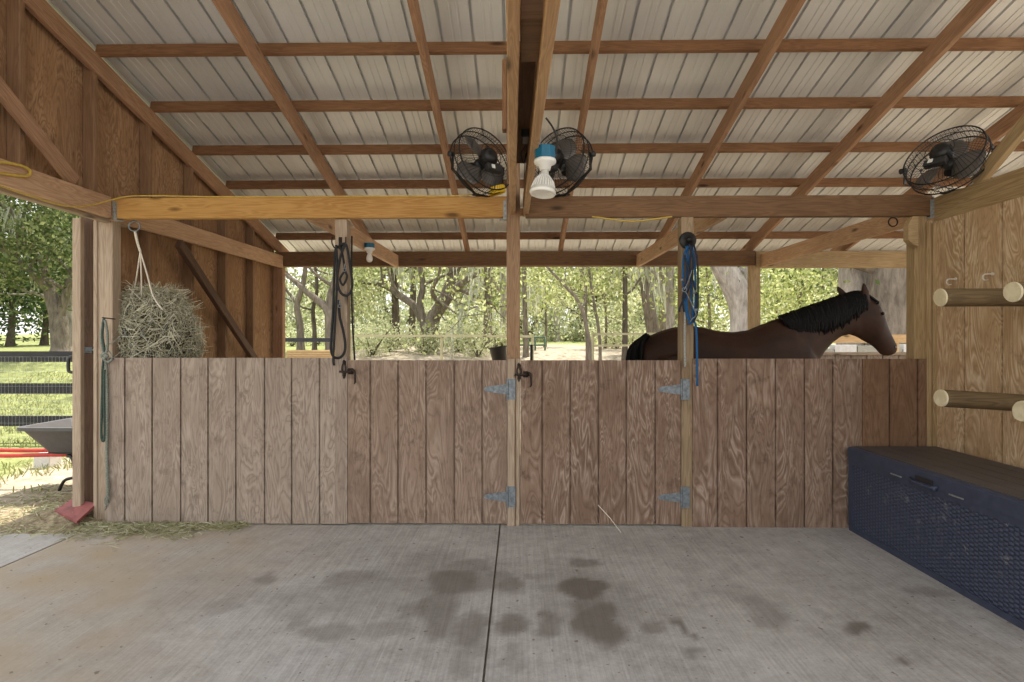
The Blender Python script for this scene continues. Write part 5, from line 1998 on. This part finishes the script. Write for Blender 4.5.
for px, w, Y, lab, bark, lean in [
        (397, 8, 21, 'dark straight trunk just left of the big forked oak', 'bark_dark', -3),
        (411, 7, 24, 'dark trunk closest to the big forked oak on its left', 'bark_dark', 3),
        (487, 9, 22, 'tall straight tree with a dark trunk left of the centre post', 'bark', 2),
        (503.5, 7, 25, 'pale trunked tree close against the centre post on its left', 'bark_pale', 0),
        (475, 6, 33, 'slim pale trunk between the forked oak and the tall straight tree', 'bark_pale', 1),
        (467, 5, 38, 'thin pale trunk right of the forked oak, far off', 'bark_pale', -1),
        (557, 6, 34, 'pale trunk far behind the pipe gate', 'bark_pale', 0),
        (625, 5.5, 16, 'slender straight young tree left of the horse rump', 'bark_dark', 0),
        (526, 5, 17, 'slender grey tree right of the centre post, by the pipe gate', 'bark', -2),
        (577, 9, 36, 'dim broad trunk behind the thin leaning sapling', 'bark', 8),
        (657, 13, 20, 'leaning dark oak trunk left of the blue ropes', 'bark', -14),
        (671, 9, 17, 'pale trunk directly behind the horse rump', 'bark_pale', -1),
        (664, 7, 23, 'grey trunk between the leaning dark oak and the pale one', 'bark', -2)]:
    b = tb(px, Y)
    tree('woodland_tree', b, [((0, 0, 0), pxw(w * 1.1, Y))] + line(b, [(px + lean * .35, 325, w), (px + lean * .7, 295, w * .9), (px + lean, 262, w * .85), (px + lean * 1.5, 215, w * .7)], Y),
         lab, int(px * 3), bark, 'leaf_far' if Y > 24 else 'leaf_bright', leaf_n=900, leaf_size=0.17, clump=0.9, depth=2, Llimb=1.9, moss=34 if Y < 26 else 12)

# trees left of the black ropes
Y = 17.0
b = tb(301, Y)
tree('oak_tree', b, [((0, 0, 0), pxw(8, Y))] + line(b, [(300, 325, 7), (297, 305, 6), (303, 285, 5), (306, 262, 4)], Y), 'thin crooked oak at the far left of the left opening', 31, 'bark', 'leaf_bright',
     leaf_n=1300, leaf_size=0.14, clump=0.7, moss=30)
Y = 15.5
b = tb(331, Y)
tree('oak_tree', b, [((0, 0, 0), pxw(11, Y))] + line(b, [(330, 325, 10), (329, 312, 10), (322, 304, 8), (308, 293, 6), (294, 281, 4)], Y), 'oak with a long limb bending left, beside the black ropes', 33, 'bark', 'leaf_bright',
     limbs=[line(b, [(329, 315, 8), (330, 296, 7), (336, 276, 6), (340, 250, 5)], Y)], leaf_n=1500, leaf_size=0.14, clump=0.75, moss=34)
Y = 19
b = tb(314.5, Y)
tree('oak_tree', b, [((0, 0, 0), pxw(5, Y))] + line(b, [(314.5, 330, 4.5), (313, 310, 4), (317, 290, 3.5), (315, 265, 3)], Y), 'thin stem between the two oaks left of the black ropes', 35, 'bark_dark', 'leaf_bright', leaf_n=700, leaf_size=0.14, clump=0.8, moss=10)
# saplings right of the centre post
for k, (pts, Y, lab) in enumerate([([(589.5, 345, 4.2), (587, 330, 4), (583, 313, 3.6), (576, 298, 3.2), (563, 284, 2.8), (548, 268, 2.4)], 14, 'thin sapling leaning left, right of the pipe gate'),
                                   ([(600, 345, 3.4), (598, 325, 3.2), (594, 303, 2.8), (591, 284, 2.5), (588, 262, 2.2)], 15, 'thin straight sapling beside the left leaning one'),
                                   ([(587, 345, 3), (586, 320, 2.8), (586, 295, 2.4), (584, 262, 2)], 16, 'very thin sapling behind the left leaning one')]):
    b = tb(pts[0][0], Y)
    tree('sapling', b, [((0, 0, 0), pxw(pts[0][2] * 1.05, Y))] + line(b, pts, Y), lab, 40 + k, 'bark', 'leaf_bright', leaf_n=1100, leaf_size=0.12, clump=0.7, depth=2, Llimb=1.2)
# leaning oak behind the gate post and the two huge trunks at the right
Y = 12.5
b = tb(740, Y)
tree('oak_tree', b, [((0, 0, 0), pxw(30, Y))] + line(b, [(744, 330, 27), (742, 308, 25), (735, 288, 25), (724, 268, 23), (708, 240, 18)], Y), 'thick pale oak trunk leaning left behind the horse back', 51, 'bark_pale', 'leaf_bright',
     limbs=[line(b, [(741, 300, 14), (748, 285, 13), (752, 262, 11), (752, 235, 9)], Y)], leaf_n=2600, leaf_size=0.12, clump=0.8, moss=30)
Y = 12.0
b = tb(856, Y)
tree('oak_tree', b, [((0, 0, 0), pxw(40, Y))] + line(b, [(857, 325, 35), (858, 300, 33), (856, 275, 31), (854, 235, 27)], Y), 'huge rough oak trunk behind the horse head', 53, 'bark_pale', 'leaf_oak', leaf_n=1500, leaf_size=0.12, clump=0.8)
b = tb(886, 11.2)
tree('oak_tree', b, [((0, 0, 0), pxw(40, 11.2))] + line(b, [(887, 325, 36), (888, 300, 34), (891, 275, 34), (893, 235, 30)], 11.2), 'huge grey oak trunk against the right end of the opening', 55, 'bark', 'leaf_oak', leaf_n=1500, leaf_size=0.12, clump=0.8)

# oak outside the left doorway
Y = 17.5
b = tb(62, Y)
ex = []
rg2 = random.Random(77)
for i in range(60):
    ex.append(at(rg2.uniform(-60, 110), rg2.uniform(150, 290), Y + rg2.uniform(-1.5, 2.5)))
tree('oak_tree', b, [((0, 0, 0), pxw(18, Y))] + line(b, [(60, 335, 16), (57, 315, 14), (52, 298, 12), (47, 280, 10)], Y), 'grey leaning oak outside the left doorway', 61, 'bark', 'leaf_oak',
     limbs=[line(b, [(60, 318, 8), (64, 300, 8), (70, 280, 7), (76, 255, 6)], Y), line(b, [(50, 292, 8), (38, 280, 6, -.4), (20, 262, 5, -.8), (4, 250, 4, -1)], Y),
            line(b, [(47, 282, 7), (40, 262, 6), (28, 240, 5), (14, 214, 4)], Y)],
     leaf_n=15000, leaf_size=0.15, clump=0.75, extra=ex, moss=25)
b = tb(73, 18.5)
tree('oak_tree', b, [((0, 0, 0), pxw(11, 18.5))] + line(b, [(71, 330, 10), (68.5, 310, 9), (70, 292, 8), (78, 265, 7)], 18.5), 'second grey trunk at the edge of the left doorway jamb', 63, 'bark_pale', 'leaf_oak', leaf_n=1800, leaf_size=0.15, clump=1.0)
# dark evergreens behind
for k, (px, Y, lab) in enumerate([(10, 24, 'dark bushy tree at the far left edge of the doorway'), (44, 26, 'dark bushy tree behind the leaning oak of the left doorway'), (-40, 23, 'dark bushy tree left of the doorway view')]):
    b = tb(px, Y)
    ex = [Vector((b.x + rg2.uniform(-1.6, 1.6), b.y + rg2.uniform(-1.2, 1.2), b.z + rg2.uniform(0.7, 6.5))) for i in range(50)]
    tree('bushy_tree', b, [((0, 0, 0), 0.14), ((0.1, 0, 1.6), 0.12), ((0, 0, 3.2), 0.09)], lab, 70 + k, 'bark_dark', 'leaf_deep', leaf_n=5200, leaf_size=0.2, clump=0.5, extra=ex, Llimb=1.4)

# distant woods: one prototype of each kind, copied
protos = []
for k in range(4):
    b = Vector((-14 + 9 * k, 43 + k, 0))
    b.z = terrain(b.x, b.y)
    ex = [Vector((b.x + rg2.uniform(-3.2, 3.2), b.y + rg2.uniform(-2, 2), b.z + rg2.uniform(0.8 + k * 0.5, 8.5))) for i in range(46)]
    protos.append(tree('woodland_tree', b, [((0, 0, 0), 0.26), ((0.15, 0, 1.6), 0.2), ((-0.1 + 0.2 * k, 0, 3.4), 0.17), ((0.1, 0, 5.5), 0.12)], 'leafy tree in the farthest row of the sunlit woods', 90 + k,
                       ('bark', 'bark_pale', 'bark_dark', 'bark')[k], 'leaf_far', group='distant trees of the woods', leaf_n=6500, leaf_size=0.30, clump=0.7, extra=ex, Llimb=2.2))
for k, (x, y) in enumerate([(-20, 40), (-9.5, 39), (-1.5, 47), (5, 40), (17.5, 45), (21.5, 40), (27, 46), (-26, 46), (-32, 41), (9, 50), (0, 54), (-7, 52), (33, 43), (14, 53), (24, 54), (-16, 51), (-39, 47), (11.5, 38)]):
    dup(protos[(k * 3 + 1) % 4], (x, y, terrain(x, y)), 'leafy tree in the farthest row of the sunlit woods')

# undergrowth shrubs
shr = []
for k in range(2):
    b = Vector((-3.0 + 2.2 * k, 24, 0))
    b.z = terrain(b.x, b.y)
    t = thing('shrub', b, 'low leafy shrub at the foot of the woods behind the stalls', 'shrub', 'shrubs under the trees')
    mb = MB()
    r3 = random.Random(k)
    pts = []
    for i in range(9):
        a = r3.uniform(0, 6.28)
        e_ = b + Vector((math.cos(a) * r3.uniform(.2, .8), math.sin(a) * r3.uniform(.2, .5), r3.uniform(0.35, 1.0)))
        mb.tube(smooth_path([b, (b + e_) / 2 + Vector((0, 0, .1)), e_], 3), [0.02, 0.018, 0.016, 0.014, 0.011, 0.008, 0.005], 5)
        pts += [e_, (b + e_) / 2]
    mb.build('stem', M['bark_dark'], t)
    nr = np.random.default_rng(k)
    pp = np.array([tuple(p) for p in pts])[nr.integers(0, 18, 900)] + nr.normal(size=(900, 3)) * np.array([.28, .25, .17])
    leaf_cloud('foliage', pp, 0.10, M['leaf_shrub'], t, k)
    shr.append(t)
for k, (px, Y) in enumerate([(350, 23), (365, 25), (378, 22.5), (393, 26), (432, 27), (440, 23), (455, 29), (495, 24), (545, 33), (565, 35), (575, 34), (605, 24), (617, 22), (632, 22.5), (552, 37), (595, 36), (700, 22), (715, 24), (770, 20), (800, 19), (815, 22), (292, 25), (318, 26), (340, 21), (472, 23.5), (645, 26), (785, 24), (910, 19), (372, 17), (424, 17.5), (478, 17), (388, 18.5), (460, 18.5)]):
    b = tb(px, Y)
    dup(shr[k % 2], b)
for k in range(30):
    x = -27 + 1.95 * k + rnd.uniform(-.6, .6)
    y = 35 + rnd.uniform(-3, 3)
    r = dup(shr[k % 2], (x, y, terrain(x, y) - 0.1), 'tall leafy bush below the farthest row of trees', 'bushes below the far woods')
    r.scale = (2.3 + 0.5 * (k % 3), 2.2, 2.2 + 0.5 * (k % 4))
    r.rotation_euler = (0, 0, k * 1.3)

# young trees hanging low behind the horse neck and the right gate post
for k, (px, Y, top, lab) in enumerate([(708, 17, 262, 'bright leafy young tree seen between the blue ropes and the leaning oak'),
                                       (800, 16, 262, 'bright leafy young tree behind the horse neck'),
                                       (775, 18.5, 262, 'loose leafy young tree right of the back post'),
                                       (352, 20, 262, 'airy young tree just right of the black ropes'),
                                       (605, 22, 262, 'airy young tree between the saplings and the horse rump'),
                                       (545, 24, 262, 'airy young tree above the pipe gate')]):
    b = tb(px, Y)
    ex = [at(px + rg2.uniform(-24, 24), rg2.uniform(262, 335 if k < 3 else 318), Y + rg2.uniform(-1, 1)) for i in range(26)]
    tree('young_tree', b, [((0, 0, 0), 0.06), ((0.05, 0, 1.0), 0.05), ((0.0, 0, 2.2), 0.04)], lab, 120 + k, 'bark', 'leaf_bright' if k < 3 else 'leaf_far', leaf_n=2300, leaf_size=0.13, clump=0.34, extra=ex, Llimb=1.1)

# grass blades on the lawn seen through the left doorway
nr = np.random.default_rng(9)
n = 16000
gx_ = nr.uniform(-12.5, -4.4, n)
gy_ = nr.uniform(5.0, 14.5, n)
keep = [(x, y) for x, y in zip(gx_, gy_) if noise.noise(Vector((x * 0.9, y * 0.9, 4))) > (0.05 if y < 7 else -0.35)]
cs = [(x, y, terrain(x, y) + 0.02) for x, y in keep]
ds = np.column_stack([nr.normal(0, .45, len(keep)), nr.normal(0, .45, len(keep)), np.ones(len(keep))])
o = strips('grass', cs, ds, nr.uniform(0.05, 0.12, len(keep)), 0.006, M['grassblade'], None, 8, 0.2)
tag(o, 'sunlit grass blades on the lawn outside the left doorway', 'grass', kind='stuff')
